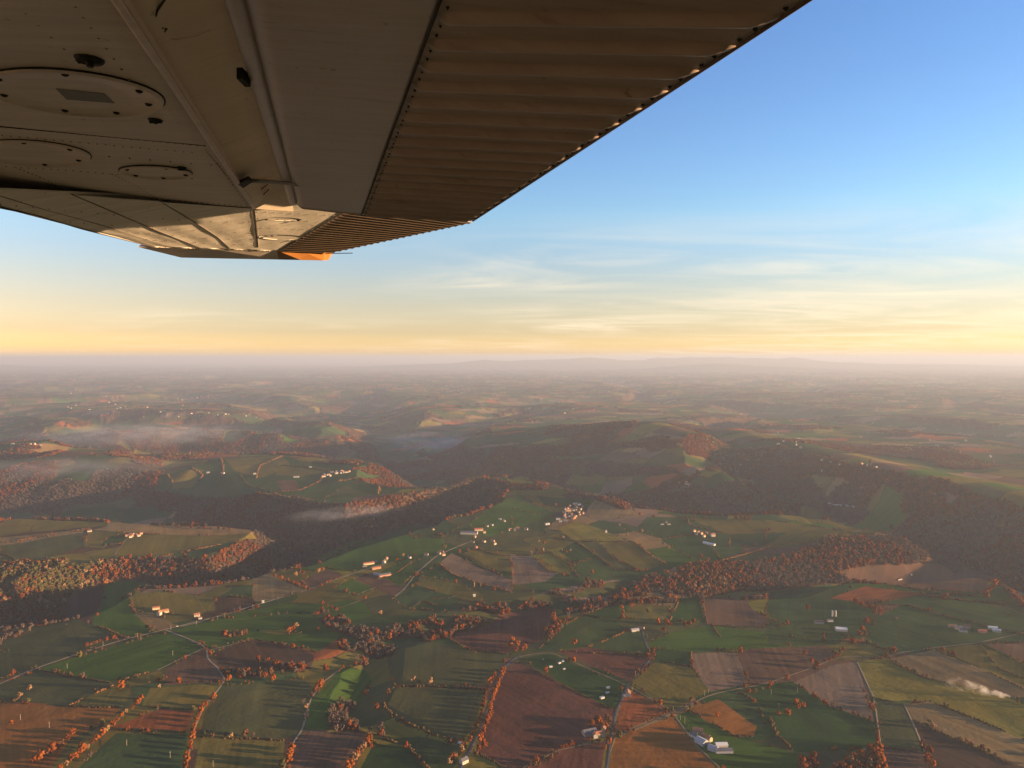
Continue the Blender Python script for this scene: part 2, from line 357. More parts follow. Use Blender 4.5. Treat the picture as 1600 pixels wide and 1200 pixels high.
# ------------------------------------------------------------------ land cover
PAL = dict(
    G1=(.042,.078,.014), G2=(.036,.058,.020), G3=(.056,.058,.022), O=(.105,.082,.020), OY=(.145,.115,.022), B=(.105,.058,.034),
    R=(.19,.058,.020), D=(.060,.036,.022), T=(.185,.115,.046), DR=(.092,.038,.024), TP=(.150,.094,.056), RO=(.195,.075,.018), TD=(.024,.050,.015))
FIELDS = [
 ('G2',[(240,767),(250,742),(300,729),(340,716),(440,711),(470,721),(560,728),(640,722),(700,722),(640,735),(560,748),(500,782),(430,772),(350,780)]),
 ('O',[(345,716),(440,712),(455,730),(405,747),(365,735)]),('B',[(432,751),(460,750),(470,765),(440,766)]),
 ('TD',[(532,752),(592,758),(588,770),(560,767)]),('O',[(270,745),(300,733),(318,735),(300,762),(270,764)]),('G2',[(330,760),(385,742),(400,765),(350,775)]),
 ('O',[(440,727),(500,731),(520,736),(470,745),(430,742)]),
 ('G3',[(0,848),(130,830),(132,852),(100,864),(75,873),(0,884)]),('T',[(0,841),(130,827),(130,832),(0,853)]),
 ('O',[(132,854),(138,829),(195,833),(160,857)]),('TD',[(158,853),(170,838),(196,838),(188,850)]),
 ('T',[(145,828),(187,816),(237,821),(405,826),(408,836),(397,840),(225,834),(195,832)]),
 ('O',[(178,873),(198,840),(225,835),(400,840),(405,846),(345,850),(275,864),(240,873)]),
 ('O',[(0,822),(15,812),(75,802),(82,808),(27,821)]),
 ('G1',[(490,872),(540,852),(600,838),(690,835),(695,860),(640,870),(555,893),(500,890),(470,892)]),
 ('G2',[(560,845),(640,820),(700,815),(720,822),(690,840),(600,842)]),
 ('B',[(470,908),(512,889),(537,899),(485,923)]),('T',[(395,900),(425,899),(476,922),(430,936),(395,941)]),
 ('G1',[(522,918),(550,904),(589,920),(557,931)]),('B',[(552,905),(580,894),(633,920),(615,933),(590,921)]),
 ('O',[(650,913),(660,899),(715,911),(757,930),(750,941),(700,933)]),('G2',[(612,936),(650,914),(722,936),(700,956),(640,952)]),
 ('TP',[(686,881),(705,864),(745,885),(800,906),(800,925),(750,911),(707,896)]),('O',[(724,864),(745,857),(800,870),(802,892),(780,892)]),
 ('TP',[(796,866),(825,866),(878,893),(850,909),(800,914),(800,890)]),('OY',[(830,868),(860,864),(890,880),(892,899),(855,889)]),
 ('G1',[(595,893),(640,872),(650,900),(620,915)]),('G2',[(640,880),(690,862),(690,880),(655,898)]),
 ('TD',[(872,861),(900,846),(934,870),(900,881)]),('G2',[(898,882),(934,871),(962,891),(900,903)]),
 ('OY',[(870,826),(900,814),(940,827),(978,843),(895,843)]),('O',[(933,850),(990,847),(1039,880),(1005,894),(960,873)]),
 ('G3',[(903,845),(935,848),(962,875),(1000,894),(960,888),(935,868)]),
 ('TD',[(1033,843),(1082,836),(1116,860),(1128,876),(1087,876),(1052,856)]),
 ('T',[(917,796),(930,779),(987,795),(1002,807),(950,811),(922,808)]),('O',[(1065,807),(1200,815),(1202,830),(1130,831),(1080,821)]),
 ('G2',[(800,795),(872,809),(850,831),(800,822)]),('OY',[(793,749),(827,752),(840,758),(800,762)]),('G1',[(730,820),(790,775),(870,800),(800,830),(760,838)]),
 ('O',[(810,770),(880,775),(905,800),(860,800)]),('TD',[(840,775),(920,782),(910,795),(850,790)]),
 ('O',[(1195,812),(1300,825),(1340,832),(1510,853),(1420,844),(1300,840),(1250,852),(1195,857)]),
 ('O',[(1218,808),(1250,791),(1282,800),(1310,813),(1260,818)]),('G2',[(1010,808),(1070,808),(1130,832),(1035,842),(990,830)]),
 ('G2',[(1140,835),(1230,832),(1200,850),(1140,856)]),
 ('G2',[(1205,925),(1300,912),(1370,935),(1375,960),(1345,1000),(1300,988),(1230,980),(1195,960)]),
 # nearest land, bottom left
 ('G1',[(145,978),(160,935),(165,912),(205,905),(237,914),(191,937),(207,955),(237,987),(198,998)]),
 ('T',[(207,955),(240,958),(276,978),(240,988)]),('D',[(104,966),(100,935),(125,925),(161,912),(160,935),(145,976)]),
 ('G3',[(-40,1040),(105,976),(150,981),(186,1001),(50,1045),(-40,1075)]),('G1',[(58,1046),(252,989),(318,1012),(245,1047),(200,1059),(172,1065)]),
 ('G3',[(-40,1082),(55,1049),(172,1067),(108,1103),(90,1101),(-40,1092)]),
 ('RO',[(-60,1093),(100,1104),(192,1106),(162,1130),(110,1156),(55,1235),(-80,1235)]),
 ('O',[(110,1101),(172,1072),(206,1075),(196,1099)]),('O',[(200,1062),(250,1047),(257,1062),(203,1075)]),
 ('B',[(260,1046),(320,1014),(347,1045),(352,1065),(256,1071)]),('D',[(333,1020),(390,999),(470,1014),(492,1025),(485,1046),(370,1049),(347,1045)]),
 ('G1',[(273,985),(345,967),(480,958),(545,985),(500,1017),(395,998),(330,1013)]),('OY',[(400,985),(440,984),(470,990),(430,992)]),
 ('O',[(192,932),(250,923),(335,932),(335,951),(300,962),(210,956)]),('D',[(335,932),(395,934),(402,950),(335,964)]),
 ('R',[(190,1131),(252,1107),(303,1112),(293,1143),(175,1136)]),('O',[(222,1103),(235,1075),(347,1067),(327,1095),(308,1109),(225,1105)]),
 ('G2',[(85,1235),(182,1145),(292,1147),(290,1235)]),('G3',[(312,1146),(320,1112),(350,1072),(470,1060),(492,1075),(476,1105),(473,1141),(440,1157)]),
 ('O',[(300,1235),(311,1155),(445,1157),(440,1235)]),('G1',[(478,1139),(485,1095),(535,1044),(571,1048),(580,1065),(560,1100),(515,1106),(512,1139)]),
 ('B',[(478,1142),(570,1145),(576,1151),(540,1235),(445,1235),(460,1166)]),
 ('G3',[(608,1050),(615,1018),(640,999),(720,1011),(797,1025),(777,1050),(762,1071),(618,1074)]),
 ('G3',[(595,1096),(615,1076),(720,1073),(760,1078),(750,1106),(742,1136),(720,1161),(675,1146),(615,1121)]),
 ('TD',[(585,1161),(637,1168),(690,1235),(545,1235)]),('G2',[(600,1155),(655,1150),(722,1166),(700,1235),(672,1210),(640,1167)]),
 ('DR',[(810,1035),(832,1045),(962,1110),(945,1146),(900,1166),(810,1210),(745,1176),(760,1110),(790,1050)]),
 ('DR',[(800,1235),(830,1194),(872,1173),(946,1157),(936,1235)]),('RO',[(947,1235),(960,1155),(995,1140),(1050,1121),(1088,1165),(1160,1235)]),
 ('R',[(973,1090),(987,1079),(1047,1112),(958,1149)]),('TD',[(815,1030),(857,1021),(973,1070),(962,1109)]),
 ('DR',[(872,1018),(917,1011),(1019,1028),(983,1066)]),('O',[(1022,1036),(1080,1042),(1106,1080),(1052,1111),(985,1069)]),
 ('TD',[(1022,1014),(1080,1018),(1080,1042),(1020,1033)]),('TP',[(1082,1021),(1150,1019),(1172,1070),(1108,1081),(1082,1042)]),
 ('B',[(1150,1019),(1200,1009),(1292,1008),(1307,1025),(1272,1045),(1255,1063),(1172,1071)]),
 ('G1',[(1012,1005),(1050,988),(1110,977),(1200,990),(1290,1002),(1290,1008),(1080,1018),(1020,1014)]),
 ('G2',[(832,1019),(880,977),(912,961),(962,968),(977,985),(920,1010)]),('G2',[(925,1011),(977,987),(1008,984),(1016,1026),(960,1019)]),
 ('TD',[(912,961),(960,944),(976,966)]),('O',[(975,966),(985,944),(1047,947),(1042,969)]),('TD',[(1044,971),(1060,934),(1092,931),(1102,973)]),
 ('B',[(1096,931),(1150,934),(1202,968),(1192,979),(1104,976)]),
 ('DR',[(688,991),(740,985),(800,954),(865,949),(869,965),(847,1001),(792,1021),(740,1019)]),
 ('TP',[(1240,1066),(1297,1040),(1338,1034),(1366,1128),(1290,1101)]),('TD',[(1165,1085),(1240,1066),(1290,1101),(1366,1128),(1372,1168),(1240,1176)]),
 ('OY',[(1339,1034),(1385,1028),(1440,1055),(1575,1090),(1640,1118),(1640,1170),(1448,1096),(1410,1101),(1362,1088)]),
 ('T',[(1387,1030),(1460,1015),(1600,1072),(1640,1090),(1575,1089),(1437,1056)]),('G3',[(1365,1090),(1413,1100),(1446,1176),(1376,1166)]),
 ('T',[(1415,1102),(1450,1096),(1640,1172),(1640,1215),(1428,1126)]),('D',[(1428,1127),(1640,1216),(1640,1235),(1460,1235),(1446,1173)]),
 ('G2',[(1367,965),(1410,945),(1640,1005),(1528,1006),(1400,1019),(1348,1000)]),('O',[(1462,1014),(1530,1006),(1640,1060),(1640,1095),(1600,1070)]),
 ('B',[(1540,1006),(1640,1003),(1640,1055)]),('O',[(1300,1032),(1342,1002),(1397,1020),(1380,1029)]),
 ('G2',[(1195,985),(1230,976),(1310,985),(1330,992),(1305,1008),(1200,1008)]),('R',[(1297,935),(1350,916),(1467,930),(1360,943)]),
 ('B',[(1310,892),(1385,879),(1500,884),(1557,902),(1542,928),(1425,917),(1325,908)]),('G2',[(1360,943),(1440,930),(1540,942),(1590,968),(1600,990),(1410,945)]),
 ('RO',[(1073,1109),(1160,1079),(1192,1110),(1177,1149),(1150,1153)]),('G1',[(1053,1121),(1075,1111),(1150,1153),(1240,1176),(1300,1235),(1150,1235),(1090,1165)]),
 ('G2',[(1110,1085),(1165,1082),(1200,1110),(1190,1140)]),
]
WOODS = [  # wooded ground that is not simply a steep valley side
 [(487,962),(505,952),(535,965),(557,982),(590,985),(600,992),(572,1000),(545,995),(515,985)],[(493,1042),(520,1018),(560,990),(600,990),(620,1000),(605,1045),(575,1042),(540,1040),(500,1052)],
 [(514,1135),(515,1112),(535,1098),(562,1100),(556,1140),(530,1146)],[(640,980),(680,960),(690,985),(650,990)],[(715,960),(765,940),(850,935),(870,948),(800,957),(740,985),(690,990),(715,975)],
 [(600,985),(640,985),(720,985),(700,993),(620,1000)],
 [(830,925),(905,925),(1000,905),(1090,880),(1130,880),(1200,885),(1260,860),(1300,840),(1390,840),(1460,862),(1510,862),(1500,880),(1380,882),(1310,893),(1290,910),(1200,920),(1090,932),(1000,938),(920,942),(870,945)],
 [(0,880),(40,878),(100,876),(105,888),(90,905),(0,902)],[(640,735),(700,720),(760,745),(750,760),(700,750),(640,750)],[(548,735),(600,721),(700,719),(740,735),(700,750),(600,745)],
 [(875,762),(900,762),(985,794),(975,797),(930,780),(885,772)],[(800,757),(870,760),(855,765),(810,766)],
 [(0,1010),(30,995),(92,965),(97,930),(50,905),(0,900)],[(428,835),(485,818),(480,830),(440,842)],
 [(1310,1200),(1330,1185),(1370,1165),(1378,1200),(1378,1235),(1230,1235),(1255,1172)],[(850,985),(872,950),(880,948),(890,968),(862,1000)],
 [(343,1000),(352,992),(390,990),(394,995),(360,1004)],[(368,1052),(400,1047),(430,1048),(430,1058),(372,1060)],
 [(400,1030),(460,1042),(490,1032),(500,1048),(440,1055)],
]
def poly_ground(uvpoly):
    p = np.array(uvpoly, float); q = []
    for i in range(len(p)):            # extra points along the edges so that they follow the relief
        a, b = p[i], p[(i + 1) % len(p)]
        n = 2 if np.hypot(*(b - a)) > 40 else 1
        for k in range(n): q.append(a + (b - a) * k / n)
    return hit(np.array(q))[:, :2]

fx = GX.ravel(); fy = GY.ravel(); fr = np.hypot(fx, fy); fs = SLOPE.ravel(); fh = GH.ravel()
fxw = fx + 9 * fbm(fx / 70, fy / 70, 101, 2) * np.minimum(fr / 2500, 6); fyw = fy + 9 * fbm(fx / 70, fy / 70, 103, 2) * np.minimum(fr / 2500, 6)
# a countryside of irregular fields everywhere (cells round scattered points)
def cells(x, y, size, seed):
    ca, sa = math.cos(0.5), math.sin(0.5)
    a = (x * ca + y * sa) / size; b = (-x * sa + y * ca) / (size * 0.72)
    ia = np.floor(a); ib = np.floor(b)
    d1 = np.full(x.shape, 1e9); d2 = np.full(x.shape, 1e9); cid = np.zeros(x.shape)
    for i in (-1, 0, 1):
        for j in (-1, 0, 1):
            ja = ia + i; jb = ib + j
            pa = ja + 0.12 + 0.76 * _hash(ja, jb, seed); pb = jb + 0.12 + 0.76 * _hash(ja, jb, seed + 1)
            d = np.maximum(np.abs(a - pa), np.abs(b - pb)) * 0.75 + np.hypot(a - pa, b - pb) * 0.25
            n1 = d < d1
            d2 = np.where(n1, d1, np.minimum(d2, d)); cid = np.where(n1, _hash(ja, jb, seed + 2), cid); d1 = np.where(n1, d, d1)
    return cid, (d2 - d1) * size
cid, edge = cells(fxw, fyw, 230.0, 77)
names = ['G1','G2','G2','G3','G3','TD','O','O','G3','B','T','D','R','OY','TP','G2','O','G2']
palv = np.array([PAL[n] for n in names])
CLR = palv[np.minimum((cid * len(names)).astype(int), len(names) - 1)].astype(np.float32)
DIRN = cid.copy() * math.pi
hedge_w = np.clip(fr / 700, 3, 16)
hm_ = (edge < hedge_w) & (_hash(np.floor(fx / 60), np.floor(fy / 60), 5) > 0.3)
WOODC = np.array((.075, .040, .020))
CLR[hm_] = np.array((.060, .036, .018))
# woods: steep ground, and scattered copses far off
wn = fbm(fx / 520, fy / 520, 131, 4)
WD = ((fs + 0.10 * wn) > np.interp(fr, [2700, 3600, 7000], [0.235, 0.40, 0.34])) & (fr < 16000)
WD |= (fr > 3800) & (wn + 0.25 * fbm(fx / 2600, fy / 2600, 137, 2) > 0.30) 
FID = np.full(fx.shape, -1)
OPEN = [[(1260,742),(1400,768),(1500,800),(1430,832),(1300,792)],[(880,748),(1000,742),(1130,742),(1205,762),(1180,786),(1000,778),(900,768)],[(1380,790),(1480,770),(1570,822),(1520,862),(1420,840)],[(1240,800),(1330,793),(1400,828),(1490,862),(1400,838),(1300,822)],
 [(1090,668),(1250,703),(1400,740),(1500,764),(1610,800),(1610,768),(1450,722),(1300,688),(1150,660)],[(700,690),(860,672),(1000,668),(1000,690),(860,700),(760,712)],[(0,736),(150,738),(140,752),(0,758)],[(1040,700),(1120,725),(1100,745),(1000,720)],
 [(0,640),(380,640),(420,668),(330,674),(200,662),(0,668)],[(420,672),(560,668),(520,692),(440,690)],[(0,672),(60,668),(120,684),(0,690)]]
rr = fr < 7000
ridx = np.nonzero(rr)[0]; sx_, sy_ = fxw[ridx], fyw[ridx]
sx0, sy0 = fx[ridx], fy[ridx]
for poly in OPEN:
    m = in_poly(sx_, sy_, poly_ground(poly)); ii = ridx[m]; WD[ii] &= (wn[ii] > 0.20)
for k, (c, poly) in enumerate(FIELDS):
    g = poly_ground(poly)
    jit = 0.25
    m = in_poly(sx0 * (1 - jit) + sx_ * jit, sy0 * (1 - jit) + sy_ * jit, g)
    ii = ridx[m]
    CLR[ii] = PAL[c]; WD[ii] = False; FID[ii] = k
    e = g[1] - g[0]; best = 0
    for q in range(len(g)):
        dd = g[(q + 1) % len(g)] - g[q]
        if np.hypot(*dd) > best: best = np.hypot(*dd); e = dd
    DIRN[ii] = math.atan2(e[1], e[0])
wn_ = fbm(fx / 38, fy / 38, 141, 2)
gap_ = (fr < 2500) & (fx > -600) & (fx < 480) & (wn_ < -0.10) & WD & (FID < 0)
CLR[gap_] = (.048, .050, .018); WD &= ~gap_
for poly in WOODS:
    m = in_poly(sx_, sy_, poly_ground(poly)); WD[ridx[m & ((fr[ridx] > 2500) | (fx[ridx] > 480) | (wn_[ridx] > -0.10))]] = True
# tone inside each field: drilling lines, wear and damp patches
st = np.sin(DIRN); ct = np.cos(DIRN)
across = -fx * st + fy * ct; along = fx * ct + fy * st
strip = vnoise(across / 7.5, along / 260, 201) * 0.5 + vnoise(across / 19, along / 400, 203) * 0.5
patch = fbm(fx / 130, fy / 130, 207, 4)
lum = 1 + (0.20 * strip * np.clip(2600 / fr, 0, 1) + 0.26 * patch)
CLR *= np.clip(lum, 0.55, 1.5)[:, None].astype(np.float32)
tram = (np.abs(np.mod(across, 26.0) - 13.0) < 1.1) & (vnoise(across / 300, along / 300, 241) > -.1) & (fr < 2600) & (FID >= 0)
CLR[tram] *= 0.87
plough = (FID >= 0) & (CLR[:, 0] > 1.25 * CLR[:, 1])
CLR[plough] *= (1 + .13 * vnoise(across / 3.4, along / 400, 243) * np.clip(2000 / fr, 0, 1))[plough][:, None]
tint = fbm(fx / 90, fy / 90, 211, 3)[:, None]
CLR *= (1 + tint * np.array([[0.12, 0.0, -0.10]])).astype(np.float32)
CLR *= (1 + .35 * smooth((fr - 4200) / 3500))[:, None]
CLR[WD] = (WOODC * (1 + 0.5 * vnoise(fx / 14, fy / 14, 221)[:, None]))[WD]
# far woods: the canopy stands up from the ground as a rough surface
canopy = (WD & (fr > 6200)) * (10 + 5 * vnoise(fx / 40, fy / 40, 223))
GZ = fh + canopy * smooth((fr - 6200) / 300)
WDG = WD.reshape(NT, NR)

V = np.column_stack([fx, fy, GZ])
I = np.arange(NT * NR).reshape(NT, NR)
A = I; Bn = np.roll(I, -1, axis=0)
Q = np.stack([A[:, :-1], A[:, 1:], Bn[:, 1:], Bn[:, :-1]], -1).reshape(-1, 4)
V = np.vstack([V, [[0, 0, float(GH[:, 0].mean())]]])
gm, nt, b = new_mat('field_soil_and_grass')
at = nd(nt, 'ShaderNodeAttribute', attribute_name='cover'); nt.links.new(at.outputs['Color'], b.inputs['Base Color'])
b.inputs['Roughness'].default_value = 1.0; b.inputs['Specular IOR Level'].default_value = 0.0
tc = nd(nt, 'ShaderNodeTexCoord'); nz = nd(nt, 'ShaderNodeTexNoise', Scale=0.12, Detail=5.0)
bp = nd(nt, 'ShaderNodeBump', Strength=0.35, Distance=2.0)
nt.links.new(tc.outputs['Object'], nz.inputs['Vector']); nt.links.new(nz.outputs['Fac'], bp.inputs['Height']); nt.links.new(bp.outputs['Normal'], b.inputs['Normal'])
ground = mesh_np('ground', V, Q, gm, smooth_sh=True)
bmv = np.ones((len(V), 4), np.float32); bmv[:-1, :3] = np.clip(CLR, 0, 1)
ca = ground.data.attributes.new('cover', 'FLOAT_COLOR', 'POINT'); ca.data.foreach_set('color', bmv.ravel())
tag(ground, kind='structure', label='patchwork of autumn fields, woods and valleys running to the horizon', cat='ground')

# ------------------------------------------------------------------ far hills along the horizon
def far_hills(prof, dist, depth, seed):
    us = np.arange(prof[0][0], prof[-1][0] + 1, 4.0); zz = np.interp(us, [p[0] for p in prof], [p[1] for p in prof])
    vs = []; nr = 9
    for u, zt in zip(us, zz):
        d = gp(u, 600)  # direction only
        dx = (u - 800) / F; nrm = 1.0
        for k in range(nr):
            t = k / (nr - 1); Y = dist + (t - 0.5) * depth; prf = math.sin(math.pi * t) ** 1.3
            vs.append((dx * Y, Y, -12 + (zt + 12) * prf))
    vs = np.array(vs)
    vs[:, 2] += np.maximum(vs[:, 2], 0) * 0.22 * fbm(vs[:, 0] / 2600, vs[:, 1] / 2600, seed, 4)
    vs[:, 2] = np.minimum(vs[:, 2] * 1.27, 756)
    n = len(us); I = np.arange(n * nr).reshape(n, nr)
    q = np.stack([I[:-1, :-1], I[1:, :-1], I[1:, 1:], I[:-1, 1:]], -1).reshape(-1, 4)
    return vs, q
hillm = mottled('distant_wooded_hills', (.05, .055, .03), (.09, .075, .045), 0.0004, rough=1.0, spec=0.0)
v_, q_ = far_hills([(440,0),(560,60),(640,170),(700,230),(760,420),(800,360),(850,430),(920,500),(965,420),(1005,390),(1012,470),(1030,560),(1055,520),(1080,585),(1110,545),(1140,572),(1165,515),(1190,530),(1215,480),(1240,505),(1270,390),(1300,300),(1400,200),(1500,170),(1560,120),(1640,60),(1720,0)], 45000, 7000, 301)
tag(mesh_np('hills', v_, q_, hillm, smooth_sh=True), kind='structure', label='low blue mountain range along the horizon', cat='hills')
v_, q_ = far_hills([(900,0),(1000,60),(1060,210),(1120,270),(1180,200),(1260,120),(1330,0)], 36000, 5000, 311)
tag(mesh_np('hills', v_, q_, hillm, smooth_sh=True), kind='structure', label='nearer hazy foothills in front of the mountain range', cat='hills')
v_, q_ = far_hills([(-260,0),(-150,120),(-60,220),(10,150),(80,60),(200,30),(330,0)], 44000, 5000, 321)
tag(mesh_np('hills', v_, q_, hillm, smooth_sh=True), kind='structure', label='faint low hills on the horizon at the left edge', cat='hills')
# ------------------------------------------------------------------ leaf materials
def leaf_mat(name, c0, c1):
    m, nt, b = new_mat(name)
    oi = nd(nt, 'ShaderNodeObjectInfo'); tc = nd(nt, 'ShaderNodeTexCoord'); nz = nd(nt, 'ShaderNodeTexNoise', Scale=5.0, Detail=3.0)
    nt.links.new(tc.outputs['Object'], nz.inputs['Vector'])
    ad = nd(nt, 'ShaderNodeMath', operation='MULTIPLY_ADD'); nt.links.new(nz.outputs['Fac'], ad.inputs[0]); ad.inputs[1].default_value = 0.7
    sb = nd(nt, 'ShaderNodeMath', operation='MULTIPLY_ADD'); nt.links.new(oi.outputs['Random'], sb.inputs[0]); sb.inputs[1].default_value = 0.75; sb.inputs[2].default_value = -0.22
    nt.links.new(sb.outputs[0], ad.inputs[2])
    cr = nd(nt, 'ShaderNodeValToRGB'); cr.color_ramp.elements[0].color = (*c0, 1); cr.color_ramp.elements[1].color = (*c1, 1)
    nt.links.new(ad.outputs[0], cr.inputs['Fac']); nt.links.new(cr.outputs['Color'], b.inputs['Base Color'])
    b.inputs['Roughness'].default_value = 1.0; b.inputs['Specular IOR Level'].default_value = 0.0
    return m
LEAF = dict(russet=leaf_mat('russet_leaves', (.065,.018,.006), (.140,.038,.010)), orange=leaf_mat('orange_leaves', (.100,.027,.006), (.205,.058,.009)),
            brown=leaf_mat('brown_leaves', (.050,.025,.014), (.105,.050,.024)), bare=leaf_mat('bare_twigs', (.060,.042,.032), (.115,.080,.060)),
            green=leaf_mat('late_green_leaves', (.035,.036,.012), (.085,.064,.020)), pale=leaf_mat('pale_faded_leaves', (.13,.075,.036), (.22,.13,.062)),
            hedge=leaf_mat('hedge_leaves', (.026,.026,.011), (.080,.046,.018)), scrub=leaf_mat('copper_hedge_leaves', (.090,.042,.016), (.17,.080,.026)))
BARK = mottled('bark', (.07,.05,.035), (.13,.095,.065), 9.0, rough=1.0)

def ico(sub):
    bm = bmesh.new(); bmesh.ops.create_icosphere(bm, subdivisions=sub, radius=1.0)
    v = np.array([q.co[:] for q in bm.verts]); f = np.array([[q.index for q in p.verts] for p in bm.faces]); bm.free(); return v, f
ICO1, ICF1 = ico(1); ICO2, ICF2 = ico(2)

def crown_mesh(name, mat, seed, shape='broad', leaves=150, lobes=11):
    """a crown about one unit wide: uneven lobes of foliage with loose leaf sprays round them"""
    rg = np.random.default_rng(seed); VV = []; FF = []; n = 0
    for k in range(lobes):
        t = k / lobes
        if shape == 'broad':
            a = k * 2.4 + rg.uniform(-.4, .4); hgt = 0.26 + 0.62 * rg.random(); rad = 0.33 * math.sqrt(max(0.05, 1 - ((hgt - 0.5) / 0.5) ** 2)) * rg.uniform(.55, 1.15)
            c = np.array([rad * math.cos(a), rad * math.sin(a), hgt]); r = rg.uniform(.12, .23)
        elif shape == 'tall':
            c = np.array([rg.normal(0, .06), rg.normal(0, .06), 0.2 + 1.4 * t]); r = 0.22 * (1 - 0.55 * t) * rg.uniform(.8, 1.2)
        else:                              # thin: bare tree
            a = k * 2.4; hgt = 0.35 + 0.55 * rg.random(); rad = 0.30 * rg.random() ** .5
            c = np.array([rad * math.cos(a), rad * math.sin(a), hgt]); r = rg.uniform(.07, .13)
        v = ICO2 * (1 + rg.normal(0, .17, (len(ICO2), 1))) * r * np.array([1, 1, rg.uniform(.75, 1.05)]) + c
        VV.append(v); FF.append(ICF2 + n); n += len(v)
        m = leaves // lobes                # sprays just outside the lobe
        d = rg.normal(size=(m, 3)); d /= np.linalg.norm(d, axis=1)[:, None]
        p = c + d * r * rg.uniform(.95, 1.4, (m, 1)); s = rg.uniform(.025, .06, (m, 1))
        t1 = np.cross(d, rg.normal(size=(m, 3))); t1 /= np.linalg.norm(t1, axis=1)[:, None]; t2 = np.cross(d + rg.normal(0, .5, (m, 3)), t1)
        tri = np.stack([p - t1 * s, p + t1 * s, p + t2 * s * 1.6], 1).reshape(-1, 3)
        VV.append(tri); FF.append(np.arange(m * 3).reshape(-1, 3) + n); n += m * 3
    return mesh_np(name, np.vstack(VV), np.vstack(FF), mat, link=False)

def trunk_mesh(seed, h=0.5):
    rg = random.Random(seed); mb = MB()
    mb.tube([(0, 0, -0.05), (0.005, 0, h * .45), (0.01, .01, h), (.015, .0, h * 1.5)], [.034, .026, .018, .006], 6)
    for k in range(5):
        a = k * 1.3 + rg.uniform(-.3, .3); z = h * (.55 + .12 * k)
        mb.tube([(0.006, 0, z), (.14 * math.cos(a), .14 * math.sin(a), z + .12), (.26 * math.cos(a), .26 * math.sin(a), z + .28)], [.014, .009, .003], 5)
    return mb.mesh('trunk', BARK)
TRUNKS = [trunk_mesh(i) for i in range(3)]
CROWN = {}
for i, (k, shp, lv, lb) in enumerate([('russet','broad',150,11),('orange','broad',160,11),('brown','broad',140,10),('bare','thin',330,16),('green','broad',150,11),('pale','broad',170,12)]):
    CROWN[k] = [crown_mesh('crown', LEAF[k], 40 + i * 5 + j, shp, lv, lb) for j in range(3)]
CROWN['tall'] = [crown_mesh('crown', LEAF['pale'], 90 + j, 'tall', 150, 9) for j in range(2)]
CROWN['tallorange'] = [crown_mesh('crown', LEAF['russet'], 95 + j, 'tall', 150, 9) for j in range(2)]

FIRST = {}       # first tree of each sort: the far woods repeat its crown
TN = [0]
def tree(x, y, size, kind, label, group=None, sink=0.0):
    rg = random.Random(TN[0] * 7 + 3); TN[0] += 1
    o = empty('tree', (x, y, gh1(x, y) - sink), rg.uniform(0, 6.28)); s = size * rg.uniform(.88, 1.12)
    o.scale = (s * rg.uniform(.9, 1.1), s * rg.uniform(.9, 1.1), s * rg.uniform(.9, 1.15))
    tag(o, label, 'tree', group)
    j = rg.randrange(len(CROWN[kind]))
    if kind not in FIRST: j = 0
    c = bpy.data.objects.new('crown', CROWN[kind][j]); COL.objects.link(c); c.parent = o
    t = bpy.data.objects.new('trunk', TRUNKS[rg.randrange(3)]); COL.objects.link(t); t.parent = o
    FIRST.setdefault(kind, []).append(c)
    return o

def along(uv, n):
    p = np.array(uv, float); L = np.concatenate([[0], np.cumsum(np.hypot(*(p[1:] - p[:-1]).T))])
    s = np.linspace(0, L[-1], n); return np.column_stack([np.interp(s, L, p[:, 0]), np.interp(s, L, p[:, 1])])

